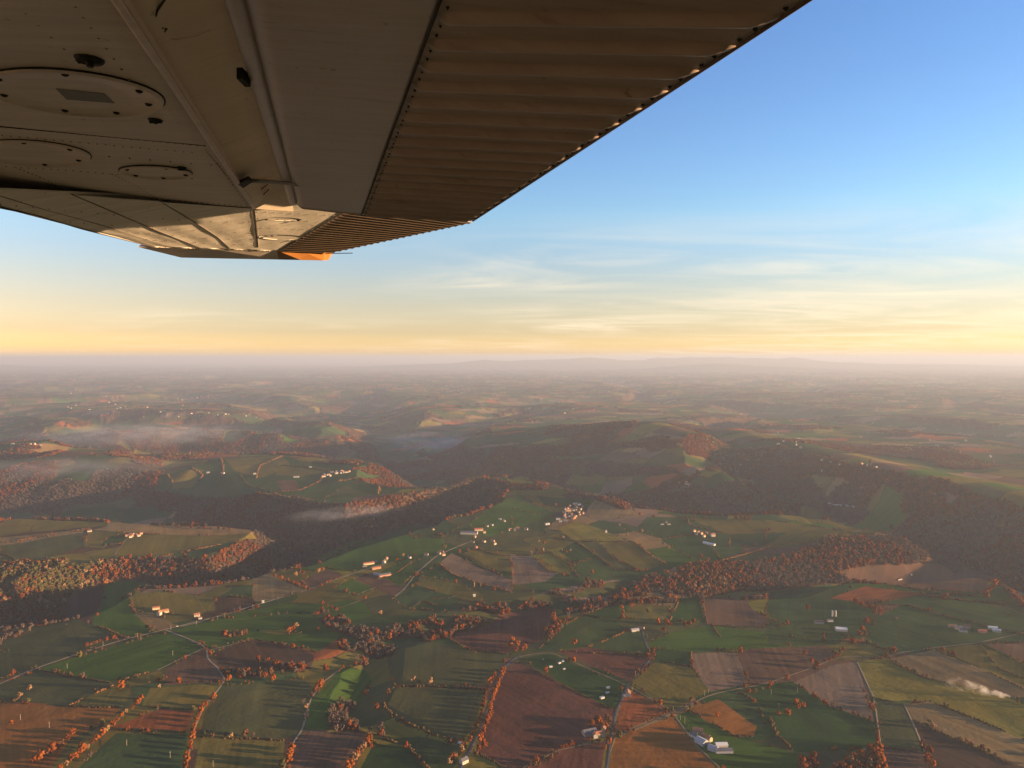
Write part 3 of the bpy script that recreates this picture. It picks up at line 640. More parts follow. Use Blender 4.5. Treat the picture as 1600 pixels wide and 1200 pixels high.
SINGLES = [  # u, v of the foot, width in metres, sort, label
 (188,1076,15,'orange','big orange twin crowned tree at the corner of the bright green field'), (278,1068,11,'orange','round orange tree alone beside the dark brown grass left of the lane bend'),
 (46,1079,9,'pale','pale tree standing just above the end of the thin hedge at lower left'), (31,1089,9,'pale','pale tree at the very top end of the thin hedge at lower left'),
 (21,1053,10,'russet','pinkish tree beside the main road at the left edge'), (17,1132,7,'orange','small orange bush tree in the bare orange soil at the left edge'),
 (248,1075,8,'pale','small pale tree in the olive field between the two orange trees'), (152,963,9,'russet','russet tree on the boundary of the upper bright green field at left'),
 (163,936,8,'russet','russet tree on the track through the top of the green field at left'), (155,920,8,'pale','pale tree above the green field below the shaded gorge'),
 (138,974,8,'bare','grey bare tree at the lower corner of the green field under the gorge'), (426,1064,12,'orange','orange twin tree beside the small dark copse above the dark green field'),
 (497,986,10,'russet','single russet tree on the far edge of the bright green strip'), (571,1086,12,'orange','yellow orange tree on the right edge of the vivid green field'),
 (617,981,12,'russet','tall russet tree left of the pale olive slope above the stream'), (594,960,10,'pale','pale tree above the stream wood in the middle'),
 (588,1108,12,'russet','dull red tree at the bend of the stream below the stream wood'), (634,1169,9,'russet','small red brown tree on the curved hedge at the bottom middle'),
 (595,1148,17,'bare','large bare grey tree below the square copse'), (577,1160,13,'orange','big orange tree at the upper end of the bottom hedge'),
 (897,1008,14,'orange','big golden tree on the corner of the blue green field by the stream'), (853,1052,10,'russet','red orange tree in the pasture with the white shelters'),
 (949,1054,8,'bare','greyish bare tree on the lane between the purple field and the pasture'), (1012,1027,10,'orange','orange tree at the bend of the road below the small white barn'),
 (1012,957,9,'green','yellow green tree in the small sunlit meadow above the white barn'), (1157,1020,10,'orange','orange tree at the top right corner of the striped tan field'),
 (1032,1101,8,'orange','small orange tree beside the lane above the crossroads'), (1121,1119,8,'orange','small orange tree alone in the rough brown meadow'),
 (951,1163,13,'orange','fiery red orange tree at the farm beside the road junction'), (838,1191,9,'orange','small golden tree on the farm track at the bottom'),
 (1257,1025,14,'russet','large russet tree leaning over the brown field'), (1233,1011,10,'russet','slim russet tree on the edge of the blue green field'),
 (1262,953,11,'orange','bright red tree alone in the shaded meadow'), (1204,1071,8,'orange','small orange tree on the lane at the corner of the brown field'),
 (1230,1063,10,'orange','orange tree on the lane above the dark green field'), (1332,1006,12,'russet','round russet tree on the road above the triangular meadow'),
 (1397,1019,11,'russet','russet tree where the lane meets the pale tan strip'), (1473,1018,9,'russet','russet tree at the top of the tan strip by the lane'),
 (1490,1025,8,'russet','lower russet tree on the boundary right of the tan strip'), (1358,1003,7,'green','small yellow green tree beside the road with the russet trees'),
 (1400,969,8,'pale','pale thin tree in the middle of the big right hand meadow'), (1371,1167,15,'tallorange','tall russet tree at the foot of the fenced track at lower right'),
 (1535,1172,9,'brown','brown bush tree on the edge of the black field at lower right'), (630,869,10,'pale','pale tree in the dark meadow below the hamlet'),
 (718,865,11,'russet','russet tree beside the hamlet at the head of the valley road'), (504,945,11,'russet','russet tree above the small red field in the middle left'),
 (570,937,11,'russet','round russet tree between the olive field and the crossroads'), (772,924,10,'russet','red tree near the two poplars'),
 (880,900,10,'russet','russet tree at the lower tip of the yellow field'), (880,841,8,'pale','pale tree at the left tip of the bright yellow field'),
 (1000,806,13,'russet','russet tree on the skyline above the tan field'), (1095,872,14,'russet','russet tree at the top of the stream wood at centre right'),
 (1287,1003,13,'tallorange','tall slim orange tree beside the grey barn at right'), (947,830,7,'pale','pale tree alone in the yellow field below the village'),
 (445,985,8,'bare','grey tree on the boundary left of the orange trio'), (505,892,13,'orange','large orange tree in the green field by the edge of the gorge'),
]
GROUPS = [   # points (u, v) or (polyline, n), width, sorts, label, group
 ([(346,1050),(356,1056),(357,1064)],10,['orange'],'one of three touching orange trees at the lane corner','orange trees at the lane corner'),
 (([(222,1093),(214,1103),(190,1120),(168,1142),(150,1160),(118,1185),(95,1203)],17),10,['orange','orange','russet','pale'],'orange tree in the long row on the near side of the bare orange field','trees along the orange field hedge'),
 (([(112,1148),(98,1165),(78,1180),(52,1192)],8),12,['orange','russet','brown'],'tree of the upper row beside the ditch in the orange field','trees above the ditch'),
 (([(320,1105),(306,1130),(302,1145),(299,1160),(294,1178),(291,1200)],12),10,['orange','orange','russet'],'orange tree lining the lane at the bottom left','trees lining the bottom left lane'),
 ([(335,1090),(314,1113)],11,['orange'],'one of two orange trees standing apart higher up the bottom left lane','upper lane trees'),
 ([(200,1142),(221,1142),(231,1144)],8,['russet','brown'],'low russet tree on the lower edge of the red field','bushy trees under the red field'),
 ([(331,1153),(352,1153),(360,1154),(383,1151),(396,1152)],10,['brown','bare','pale'],'dull bushy tree on the boundary right of the lane','dull trees on the boundary right of the lane'),
 ([(457,985),(463,980),(452,988)],12,['orange','pale'],'one of three orange trees clumped above the bright green strip','orange clump above the green strip'),
 ([(474,1099),(479,1107)],9,['bare','pale'],'pale tree of the pair leaning over the winding lane','pale pair on the winding lane'),
 ([(498,1074),(493,1080),(502,1069)],11,['orange'],'orange tree of the three on the winding lane beside the vivid field','orange trio on the winding lane'),
 ([(453,1180),(450,1192),(456,1172)],11,['orange'],'orange tree low down beside the winding lane','orange trees low on the winding lane'),
 ([(645,1068),(655,1069),(672,1070)],11,['pale','green'],'one of three pale trees in line on the grey green field edge','three pale trees in line'),
 (([(573,1166),(564,1176),(556,1186),(546,1200)],7),11,['orange','pale','brown'],'tree of the bottom hedge running down from the big orange tree','bottom hedge trees'),
 (([(773,1056),(762,1072),(757,1092),(752,1118),(744,1140),(735,1158)],17),8,['orange','russet'],'orange tree in the left row of the tree lined road','left row of the tree lined road'),
 (([(787,1050),(777,1072),(770,1094),(765,1118),(757,1140),(750,1158)],19),10,['orange','orange','russet'],'orange tree in the right row of the tree lined road','right row of the tree lined road'),
 (([(726,1170),(715,1182),(703,1194)],6),10,['orange','pale'],'tree left of the white house at the bottom edge','trees left of the bottom white house'),
 ([(748,1172),(743,1182),(757,1168)],9,['russet','brown'],'russet tree right of the white house at the bottom edge','trees right of the bottom white house'),
 ([(801,1003),(808,1010),(815,1018),(820,1014),(806,1018),(797,1012)],12,['orange'],'golden orange tree in the knot at the end of the purple field','golden knot of trees'),
 ([(889,1033),(896,1034)],9,['orange'],'one of the orange pair on the edge of the pasture','orange pair by the pasture'),
 ([(971,951),(973,958),(972,966)],11,['orange'],'one of the tall orange trees stacked at the left of the sunlit meadow','orange trees left of the sunlit meadow'),
 (([(985,949),(1000,944),(1022,940)],7),11,['orange','orange','green'],'orange tree in the hedge on top of the sunlit meadow','orange hedge trees over the sunlit meadow'),
 ([(1028,975),(1037,987),(1041,976),(1047,978)],12,['orange','russet'],'orange tree beside the small white barn in the middle','trees beside the small white barn'),
 ([(1071,977),(1078,977)],11,['russet'],'russet tree of the pair on the long green field','russet pair on the long green field'),
 ([(925,1132),(931,1126),(937,1130),(950,1128),(945,1138)],11,['orange','brown'],'tree behind the farm at the road junction','trees behind the junction farm'),
 (([(875,1171),(898,1163)],6),6,['russet'],'low russet tree in the clipped line on the farm track','clipped line on the farm track'),
 ([(1164,1075),(1170,1083),(1178,1098)],9,['orange'],'orange tree on the boundary above the dark green field','orange trees above the dark green field'),
 ([(1348,986),(1354,976),(1343,993),(1358,970)],12,['orange','russet'],'orange tree of the row going up the boundary from the russet round tree','orange row right of the grey barn'),
 (([(1318,1016),(1305,1028),(1290,1036)],6),9,['russet','brown'],'dull russet tree on the lane between two fields at right','dull trees on the right lane'),
 ([(1276,1044),(1268,1036)],12,['russet'],'russet tree of the pair at the bend of the right lane','russet pair at the right lane bend'),
 ([(1216,1117),(1230,1117),(1247,1108),(1243,1100),(1255,1106)],10,['orange'],'golden tree of the scattered five in the dark green field','five golden field trees'),
 ([(1447,1137),(1458,1138),(1452,1131)],8,['green','pale'],'olive tree of the clump on the tan field at lower right','olive clump on the tan field'),
 ([(1449,1184),(1447,1190),(1456,1198),(1452,1178)],11,['orange','russet'],'orange tree at the foot of the second fenced track','orange trees at the second track'),
 (([(1373,1172),(1375,1185),(1378,1202)],5),12,['orange'],'orange tree in the line below the tall russet tree at lower right','orange line at lower right'),
 (([(1336,942),(1352,950),(1368,953),(1366,960)],8),12,['russet','orange'],'russet tree on the corner below the small red field','russet trees below the small red field'),
 ([(1297,893),(1302,898),(1294,905),(1300,908)],14,['orange','russet'],'orange tree at the left tip of the large brown field','orange trees at the tip of the brown field'),
 (([(1325,890),(1345,884),(1366,879)],9),12,['orange','russet'],'orange tree on the upper edge of the large brown field','orange trees over the brown field'),
 (([(1572,902),(1558,912),(1546,924),(1540,934)],9),15,['orange','russet'],'russet tree at the right end of the large brown field','russet trees at the right end of the brown field'),
 ([(1473,937),(1478,934),(1490,930),(1500,931)],12,['russet','brown'],'russet tree on the far edge of the right hand meadow','russet trees over the right hand meadow'),
 ([(498,895),(468,896),(462,900),(474,898)],11,['pale','russet'],'small tree of the group left of the large orange tree','small trees by the gorge field'),
 (([(430,902),(455,911),(482,922)],12),8,['orange','russet'],'tree of the straight russet hedgerow right of the red road','straight russet hedgerow'),
 ([(511,948),(518,952),(525,955)],9,['russet'],'russet tree in the short line below the red field tree','short russet line'),
 ([(741,917),(751,916)],9,['tall'],'one of two slim poplars over the grey slope','two slim poplars'),
 ([(919,918),(917,908),(925,897)],12,['russet'],'red tree of the three above the stream wood','three red stream trees'),
 ([(877,862),(884,864),(891,862),(850,850),(842,847)],10,['pale','russet'],'pale russet tree on the hedges left of the yellow field','pale trees left of the yellow field'),
 ([(830,866),(838,862),(848,863)],12,['pale','russet'],'copper tree on the hedge below the blue green field','copper hedge trees'),
 ([(968,822),(975,830),(980,838),(995,833),(1003,832)],11,['pale','brown'],'dull tree on the hedges right of the yellow field','dull trees right of the yellow field'),
 ([(1030,845),(1036,852),(1045,858),(1052,862)],10,['pale','bare'],'grey tree on the hedge left of the blue green field','grey hedge trees'),
 ([(1150,812),(1158,811),(1165,812),(1172,811)],13,['russet','brown'],'russet tree of the cluster on the skyline at centre right','skyline cluster'),
 (([(360,828),(300,826),(270,824)],10),11,['russet','brown'],'tree on the brow above the long tan field','trees on the brow'),
 (([(500,880),(530,865),(556,852)],11),11,['russet','pale'],'tree on the rim between the gorge and the green field','trees on the gorge rim'),
 (([(135,1010),(155,1004),(178,999)],9),8,['russet','scrubby'],'low russet tree along the main road by the bright green field','low trees on the main road'),
]
for u, v, s, k, lab in SINGLES:
    p = hit([(u, v)])[0]; tree(p[0], p[1], s, k, lab)
for spec, s, kinds, lab, grp in GROUPS:
    uv = along(*spec) if isinstance(spec, tuple) else np.array(spec, float)
    if isinstance(spec, tuple): uv = uv + RNG.normal(0, [0.8, 0.5], uv.shape)
    P = hit(uv)
    for i, p in enumerate(P):
        k = kinds[i % len(kinds)]
        if k == 'scrubby': k = 'brown'
        tree(p[0], p[1], s * RNG.uniform(.8, 1.2), k, lab, grp)

# ------------------------------------------------------------------ hedges
def blob_row(pts, wid, hgt, step, rg, gap=0.24):
    """bushy row along ground points: overlapping uneven tufts"""
    P = np.array(pts); L = np.concatenate([[0], np.cumsum(np.hypot(*(P[1:, :2] - P[:-1, :2]).T))])
    n = max(2, int(L[-1] / step)); s = np.linspace(0, L[-1], n) + rg.uniform(-.3, .3, n) * step
    keep = vnoise(s / 23, s * 0, int(rg.integers(1000))) > -1 + 2 * gap
    s = s[keep]
    if len(s) == 0: s = np.array([L[-1] / 2])
    x = np.interp(s, L, P[:, 0]) + rg.normal(0, wid * .3, len(s)); y = np.interp(s, L, P[:, 1]) + rg.normal(0, wid * .3, len(s))
    z = gh(x, y); m = len(s)
    sc = np.column_stack([rg.uniform(.7, 1.25, m) * wid * .6, rg.uniform(.7, 1.25, m) * wid * .6, rg.uniform(.4, 1.5, m) * hgt * .6])
    VV = ICO1[None] * (1 + rg.normal(0, .16, (m, len(ICO1), 1))) * sc[:, None, :] + np.stack([x, y, z + sc[:, 2] * .55], 1)[:, None, :]
    FF = ICF1[None] + (np.arange(m) * len(ICO1))[:, None, None]
    return VV.reshape(-1, 3), FF.reshape(-1, 3)
HEDGES = [ # polyline, height, sort, label
 ([(58,1047),(110,1057),(172,1067)],2.6,'hedge','dark hedge along the lower left edge of the bright green field'), ([(200,1059),(246,1047)],2.8,'scrub','copper hedge right of the big twin tree'),
 ([(176,1072),(140,1087),(108,1103)],3,'scrub','copper hedge running down left from the big twin tree'), ([(112,1104),(160,1106),(195,1104)],3.4,'hedge','dark scrubby hedge under the small olive field'),
 ([(-10,1118),(30,1090)],1.8,'scrub','thin straight hedge up to the two pale trees'), ([(228,1105),(300,1110)],2,'hedge','thin hedge between the olive field and the red field'),
 ([(186,1141),(290,1145)],2.4,'hedge','low hedge under the red field beside the lane'), ([(312,1152),(400,1155),(440,1158)],3,'hedge','broken hedge right of the lane at bottom left'),
 ([(258,1066),(300,1066),(345,1063)],2,'hedge','dark hedge line below the round orange tree'), ([(400,1000),(450,1007),(495,1019)],2.4,'hedge','dark hedge under the bright green strip'),
 ([(335,964),(400,951),(400,940)],2,'hedge','thin hedge round the dark field above the main road'), ([(148,978),(170,984),(195,998)],3,'brownish','short hedge pointing at the main road'),
 ([(618,1073),(680,1073),(760,1078)],4.2,'hedge','thick dark hedge between the two grey green fields'), ([(595,1098),(620,1125),(675,1147),(722,1163)],4.5,'hedge','thick dark hedge along the stream at the bottom'),
 ([(590,1152),(637,1166),(668,1202)],4,'hedge','curved dark hedge at the bottom middle'), ([(688,991),(730,1014),(792,1022)],3,'hedge','curved hedge under the round purple field'),
 ([(748,1178),(810,1212)],3,'hedge','hedge on the bottom corner of the large purple field'), ([(872,1017),(920,1020),(985,1022),(1018,1028)],3.6,'scrub','ragged copper hedge over the dark purple field'),
 ([(920,1010),(950,1000),(975,988)],3.2,'scrub','copper hedge leading down from the small white barn'), ([(912,962),(940,966),(975,968)],2.8,'hedge','dark hedge above the blue green field'),
 ([(840,1015),(880,978),(912,960),(960,944)],4,'brownish','brown hedge along the stream beside the round purple field'), ([(1046,972),(1062,935)],1.8,'scrub','thin hedge left of the dark green square'),
 ([(1097,934),(1105,975)],2,'scrub','thin hedge left of the upper brown field'), ([(1110,977),(1150,981),(1195,980)],2.6,'hedge','hedge under the upper brown field'),
 ([(1080,1019),(1080,1042)],2.4,'scrub','short hedge on the left of the striped tan field'), ([(1022,1035),(1050,1036),(1080,1043)],2.4,'hedge','dark hedge under the small dark green square'),
 ([(1112,975),(1125,995)],2.4,'brownish','short brown hedge poking into the long green field'), ([(960,1110),(905,1084),(832,1046)],1.8,'hedge','low hedge between the pasture and the large purple field'),
 ([(1075,1109),(1110,1128),(1150,1152),(1180,1150)],3,'hedge','dark hedge along the rough brown meadow'), ([(1165,1085),(1185,1105),(1195,1130)],4,'hedge','hedge descending right of the rough brown meadow'),
 ([(1200,1118),(1212,1145),(1242,1178)],4,'hedge','winding dark hedge under the dark green field'), ([(1366,1091),(1412,1101)],2.4,'hedge','hedge on top of the small grey green field'),
 ([(1362,1028),(1396,1020)],2,'hedge','short hedge at the lane above the yellow field'), ([(1387,1032),(1437,1057),(1500,1073)],2.4,'hedge','dark hedge between the tan strip and the yellow field'),
 ([(1462,1016),(1530,1044),(1610,1082)],2.6,'hedge','long dark hedge right of the tan strip'), ([(1346,1001),(1395,1020)],2.6,'hedge','dark hedge on the far side of the triangular meadow'),
 ([(1450,1096),(1520,1122),(1610,1160)],2.8,'hedge','dark hedge between the yellow field and the lower tan field'), ([(1428,1126),(1520,1168),(1600,1203)],3,'hedge','ragged hedge above the black field'),
 ([(1376,1168),(1410,1172),(1446,1177)],3.2,'brownish','brown hedge below the small grey green field'), ([(1535,1007),(1570,1024),(1605,1040)],2.4,'hedge','hedge left of the far right brown field'),
 ([(1375,945),(1420,946),(1500,968),(1600,992)],2.4,'hedge','thin hedge across the big right hand meadow'), ([(1310,905),(1380,912),(1470,926),(1545,934)],4.5,'brownish','thick brown hedge under the large brown field'),
 ([(1380,880),(1450,879),(1510,885),(1565,904)],4.5,'hedge','grey hedge on top of the large brown field'), ([(1450,932),(1520,940),(1610,950)],5,'brownish','brown hedge on top of the big right hand meadow'),
 ([(830,869),(858,893),(892,900)],3.2,'hedge','dark hedge left under the yellow strip'), ([(862,866),(888,882),(905,903)],3,'hedge','dark hedge right of the yellow strip'),
 ([(872,828),(895,845),(935,847),(990,846)],3,'hedge','dark hedge under the bright yellow field'), ([(900,846),(932,868),(962,892)],3,'hedge','dark hedge right of the blue green patches'),
 ([(940,852),(965,874),(1005,894)],3,'hedge','dark hedge on the lower left of the sandy yellow field'), ([(990,846),(1012,864),(1040,881)],4,'scrub','copper hedge right of the sandy yellow field'),
 ([(850,832),(872,842),(900,846)],2.6,'hedge','short dark hedge below the green slope left of the yellow field'), ([(686,880),(707,897),(750,912),(800,926)],2.6,'scrub','copper hedge under the pink grey fields'),
 ([(722,866),(750,884),(800,906)],2.8,'hedge','dark hedge between the pink grey fields'), ([(745,858),(780,868),(830,868)],3,'hedge','hedge below the hamlet lane in the middle'),
 ([(555,893),(515,888),(490,873)],2.4,'hedge','thin hedge under the green field by the gorge'), ([(700,955),(660,940),(640,951)],2,'hedge','thin hedge in the meadows above the middle wood'),
 ([(700,956),(665,938),(700,933),(755,942)],2,'hedge','hedge zigzag under the long olive field'), ([(1065,808),(1080,822),(1130,832)],3.4,'brownish','brown hedge leading to the long white barn'),
 ([(1040,842),(1085,836),(1130,832)],2.6,'hedge','dark hedge on top of the blue green field at centre right'), ([(1128,876),(1180,862),(1220,850),(1260,850)],4,'scrub','copper hedge along the slope at centre right'),
 ([(640,822),(600,832),(560,850)],3.5,'hedge','dark hedge on the green slope over the gorge'), ([(10,848),(80,836),(140,826)],5,'brownish','brown hedge between the tan strip and the gorge wood at left'),
 ([(30,886),(20,870),(0,864)],3,'hedge','dark hedge at the left edge above the wood'), ([(345,851),(275,865),(235,873)],4,'scrub','copper hedge under the sandy field at left'),
 ([(1600,1060),(1560,1045),(1530,1006)],2.2,'hedge','faint hedge across the far right meadow'), ([(1200,813),(1260,820),(1330,832),(1400,839),(1500,855)],3.4,'brownish','brown hedge along the bright brow at right'),
 ([(640,880),(620,895),(590,905)],2,'scrub','low copper hedge by the long shed'), ([(440,936),(470,925)],2,'hedge','short hedge beside the main road at the red hedgerow'),
]
HEDGES += [
 ([(345,716),(350,735),(340,760)],7,'brownish','brown tree hedge down the hilltop pastures across the gorge'), ([(400,748),(405,728),(440,713)],6,'scrub','copper hedge across the hilltop pastures'), ([(300,732),(318,742),(300,765)],7,'scrub','copper hedge at the left end of the hilltop pastures'),
 ([(440,768),(470,766),(500,752),(505,740)],6,'brownish','hedge round the hilltop brown field'), ([(440,727),(475,730),(520,737)],5,'hedge','dark hedge below the skyline of the hilltop pastures'), ([(262,742),(270,755),(262,768)],8,'scrub','copper belt at the left tip of the hilltop pastures'),
 ([(375,742),(385,758),(430,770)],6,'hedge','dark hedge in the middle of the hilltop pastures'), ([(530,752),(560,748),(595,757),(590,771)],7,'scrub','copper hedge round the dark field by the hilltop village'),
]
LEAF['brownish'] = LEAF['brown']
for k, (uv, hgt, sort, lab) in enumerate(HEDGES):
    n = max(3, int(sum(math.hypot(uv[i + 1][0] - uv[i][0], uv[i + 1][1] - uv[i][1]) for i in range(len(uv) - 1)) / 6))
    P = hit(along(uv, n)); v_, f_ = blob_row(P, hgt * .95, hgt, hgt * .72, np.random.default_rng(500 + k))
    tag(mesh_np('hedge', v_, f_, LEAF[sort]), lab, 'hedge')

# ------------------------------------------------------------------ woods: nobody could count them
def scatter_woods():
    rg = np.random.default_rng(77); pts = []
    def zone(x0, x1, y0, y1, step):
        nx = int((x1 - x0) / step); ny = int((y1 - y0) / step)
        gx, gy = np.meshgrid(np.arange(nx), np.arange(ny), indexing='ij')
        x = x0 + (gx.ravel() + rg.uniform(0, 1, nx * ny)) * step; y = y0 + (gy.ravel() + rg.uniform(0, 1, nx * ny)) * step
        lim = np.abs(x) < 0.74 * y + 160
        x, y = x[lim], y[lim]
        i, j, a, b = _gidx(x, y); ok = WDG[i + (a > .5), j + (b > .5)]
        return x[ok], y[ok], np.full(ok.sum(), step)
    for z in [(-1000, 1000, 960, 1500, 7.8), (-1500, 1500, 1500, 2100, 8.2), (-2100, 2100, 2100, 2900, 9.0), (-2700, 2700, 2900, 4200, 10.0), (-4500, 4500, 4200, 6400, 12.5)]:
        pts.append(zone(*z))
    return [np.concatenate(q) for q in zip(*pts)]
wx_, wy_, wst = scatter_woods()
# bushes and saplings along the field margins belong to the same growth
mx_, my_ = [], []
for c, poly in FIELDS:
    g = poly_ground(poly)
    if min(g[:, 1]) > 3200: continue
    for i in range(len(g)):
        a, b_ = g[i], g[(i + 1) % len(g)]; n = int(np.hypot(*(b_ - a)) / 7)
        if n < 2: continue
        t = RNG.uniform(0, 1, n)[:, None]; q = a + (b_ - a) * t + RNG.normal(0, 1.6, (n, 2))
        q = q[(vnoise(q[:, 0] / 45, q[:, 1] / 45, 431) > 0.10)]
        mx_.append(q[:, 0]); my_.append(q[:, 1])
mx_ = np.concatenate(mx_); my_ = np.concatenate(my_)
wst = np.concatenate([wst, RNG.uniform(1.6, 4.2, len(mx_)) * np.where(RNG.random(len(mx_)) < 0.12, 1.8, 1.0)]); wx_ = np.concatenate([wx_, mx_]); wy_ = np.concatenate([wy_, my_])
wz_ = gh(wx_, wy_) - 0.12 * wst; marg = np.arange(len(wx_)) >= len(wx_) - len(mx_)
WN = len(wx_)
wk = fbm(wx_ / 260, wy_ / 260, 401, 3) + RNG.normal(0, 1, WN) * np.interp(wy_, [2000, 3500], [.20, .09]) - 0.10 * smooth((wy_ - 2300) / 900)   # stands of one sort
wk[marg] = RNG.uniform(-.35, .36, marg.sum()) ; wk[marg & (RNG.random(WN) < .3)] = .6
SORTS = ['russet', 'orange', 'brown', 'bare', 'green', 'pale']
thr = np.array([-.16, .06, .33, .45, .52])
order = ['bare', 'russet', 'brown', 'orange', 'pale', 'green']
wi = np.array([SORTS.index(o) for o in order])[np.searchsorted(thr, wk)]
me = bpy.data.meshes.new('woods'); me.vertices.add(WN)
me.vertices.foreach_set('co', np.column_stack([wx_, wy_, wz_]).astype(np.float32).ravel())
a_ = me.attributes.new('sz', 'FLOAT_VECTOR', 'POINT'); s0 = wst * RNG.uniform(.95, 1.55, WN)
a_.data.foreach_set('vector', np.column_stack([s0 * RNG.uniform(.9, 1.15, WN), s0, s0 * RNG.uniform(.85, 1.35, WN) * np.interp(wy_, [2500, 4500], [1.0, .72])]).astype(np.float32).ravel())
a_ = me.attributes.new('rot', 'FLOAT_VECTOR', 'POINT'); a_.data.foreach_set('vector', np.column_stack([RNG.normal(0, .08, WN), RNG.normal(0, .08, WN), RNG.uniform(0, 6.28, WN)]).astype(np.float32).ravel())
a_ = me.attributes.new('pick', 'INT', 'POINT'); a_.data.foreach_set('value', wi.astype(np.int32))
woods = bpy.data.objects.new('woods', me); COL.objects.link(woods)
tag(woods, 'autumn woods and wild bushes on valley sides, stream banks and field margins', 'woods', kind='stuff')
ng = bpy.data.node_groups.new('woods_trees', 'GeometryNodeTree')
ng.interface.new_socket('Geometry', in_out='INPUT', socket_type='NodeSocketGeometry'); ng.interface.new_socket('Geometry', in_out='OUTPUT', socket_type='NodeSocketGeometry')
gi = ng.nodes.new('NodeGroupInput'); go = ng.nodes.new('NodeGroupOutput'); iop = ng.nodes.new('GeometryNodeInstanceOnPoints'); jn = ng.nodes.new('GeometryNodeJoinGeometry')
for s in reversed(SORTS):                     # join order runs from the last link to the first
    oi = ng.nodes.new('GeometryNodeObjectInfo'); oi.inputs['Object'].default_value = FIRST[s][0]; oi.inputs['As Instance'].default_value = True; oi.transform_space = 'ORIGINAL'
    ng.links.new(oi.outputs['Geometry'], jn.inputs[0])
def named(nm, ty):
    n = ng.nodes.new('GeometryNodeInputNamedAttribute'); n.data_type = ty; n.inputs['Name'].default_value = nm; return n.outputs['Attribute']
ng.links.new(gi.outputs[0], iop.inputs['Points']); ng.links.new(jn.outputs[0], iop.inputs['Instance']); iop.inputs['Pick Instance'].default_value = True
ng.links.new(named('pick', 'INT'), iop.inputs['Instance Index']); ng.links.new(named('sz', 'FLOAT_VECTOR'), iop.inputs['Scale']); ng.links.new(named('rot', 'FLOAT_VECTOR'), iop.inputs['Rotation'])
ng.links.new(iop.outputs[0], go.inputs[0])
woods.modifiers.new('trees', 'NODES').node_group = ng
print('trees', TN[0], 'woods points', WN)

# ------------------------------------------------------------------ roads and tracks
ROADS = [ # name, polyline, width, label, material
 ('road',[(-60,1095),(0,1068),(50,1046),(120,1022),(190,1000),(252,985),(345,962),(400,945),(470,925),(540,900),(575,888),(604,880)],6.5,'main road climbing straight past the bright green field','pale'),
 ('lane',[(258,984),(290,996),(318,1009),(325,1017),(322,1028),(343,1046),(352,1062),(340,1078),(316,1108),(303,1140),(296,1170),(288,1210)],4.5,'winding lane down the bottom left','pale'),
 ('track',[(325,1016),(350,1010),(395,998)],3.5,'short track to the small dark copse','pale'), ('track',[(246,1047),(285,1028),(320,1012)],3.5,'pale track along the bright green field','pale'),
 ('lane',[(535,1043),(505,1065),(485,1092),(479,1115),(473,1138),(455,1165),(438,1215)],4.5,'winding lane left of the vivid green field','pale'),
 ('road',[(812,1024),(798,1033),(785,1045),(773,1072),(764,1100),(753,1135),(737,1165),(712,1215)],7.5,'dark road between the two rows of orange trees','tar'),
 ('lane',[(812,1026),(835,1021),(862,1020),(900,1036),(985,1073),(1050,1113),(1066,1135),(1088,1165),(1140,1215)],4.5,'lane from the golden knot of trees to the crossroads and past the farm','tan'),
 ('road',[(1003,984),(1008,1003),(1019,1026),(1000,1050),(983,1068),(975,1085),(963,1110),(955,1150),(946,1215)],5.5,'road from the small white barn down to the junction farm','tar'),
 ('lane',[(1048,1115),(1020,1127),(985,1143),(960,1153),(953,1175)],4.0,'curved lane from the crossroads to the junction farm','tan'),
 ('lane',[(1050,1113),(1075,1102),(1110,1085),(1200,1067),(1270,1043),(1310,1026),(1345,1026),(1385,1027),(1402,1020),(1460,1012),(1530,1004),(1620,984)],4.5,'lane from the crossroads up to the right edge','tan'),
 ('road',[(612,936),(632,920),(650,896),(680,870),(705,858),(735,846)],5.5,'pale road rising to the hamlet in the middle','pale'),
 ('track',[(800,1208),(818,1199),(872,1172),(945,1156)],3.5,'farm track from the bottom edge to the junction farm','tan'),
 ('track',[(1339,1034),(1352,1062),(1365,1090),(1371,1128),(1376,1166)],3.2,'fenced track between the pink tan field and the yellow field','pale'),
 ('track',[(1413,1101),(1430,1138),(1446,1178)],3.2,'second fenced track left of the black field','pale'),
 ('track',[(178,868),(188,854),(198,842),(206,836)],5,'pale track up to the farm on the tan field','tan'),
 ('track',[(282,979),(300,975),(320,970)],3.2,'short pale track by the small white houses','pale'),
 ('track',[(557,929),(570,924),(586,918)],3.0,'short pale track at the bright green square','pale'), ('track',[(520,953),(545,945),(560,939),(575,934)],4,'tan track between the red field and the golden field','tan'),
 ('track',[(640,951),(652,943),(656,939)],3,'short pale track above the middle wood','pale'), ('track',[(700,935),(714,930)],3,'short pale track in the long olive field','pale'),
]
RM = dict(pale=mottled('pale_gravel_road', (.17,.125,.075), (.27,.20,.125), 0.05, rough=1.0, spec=0.1), tan=mottled('earth_and_grass_lane', (.11,.078,.042), (.19,.13,.072), 0.06, rough=1.0, spec=0.1),
          tar=mottled('worn_tarmac', (.055,.05,.05), (.10,.09,.085), 0.05, rough=0.95, spec=0.1))
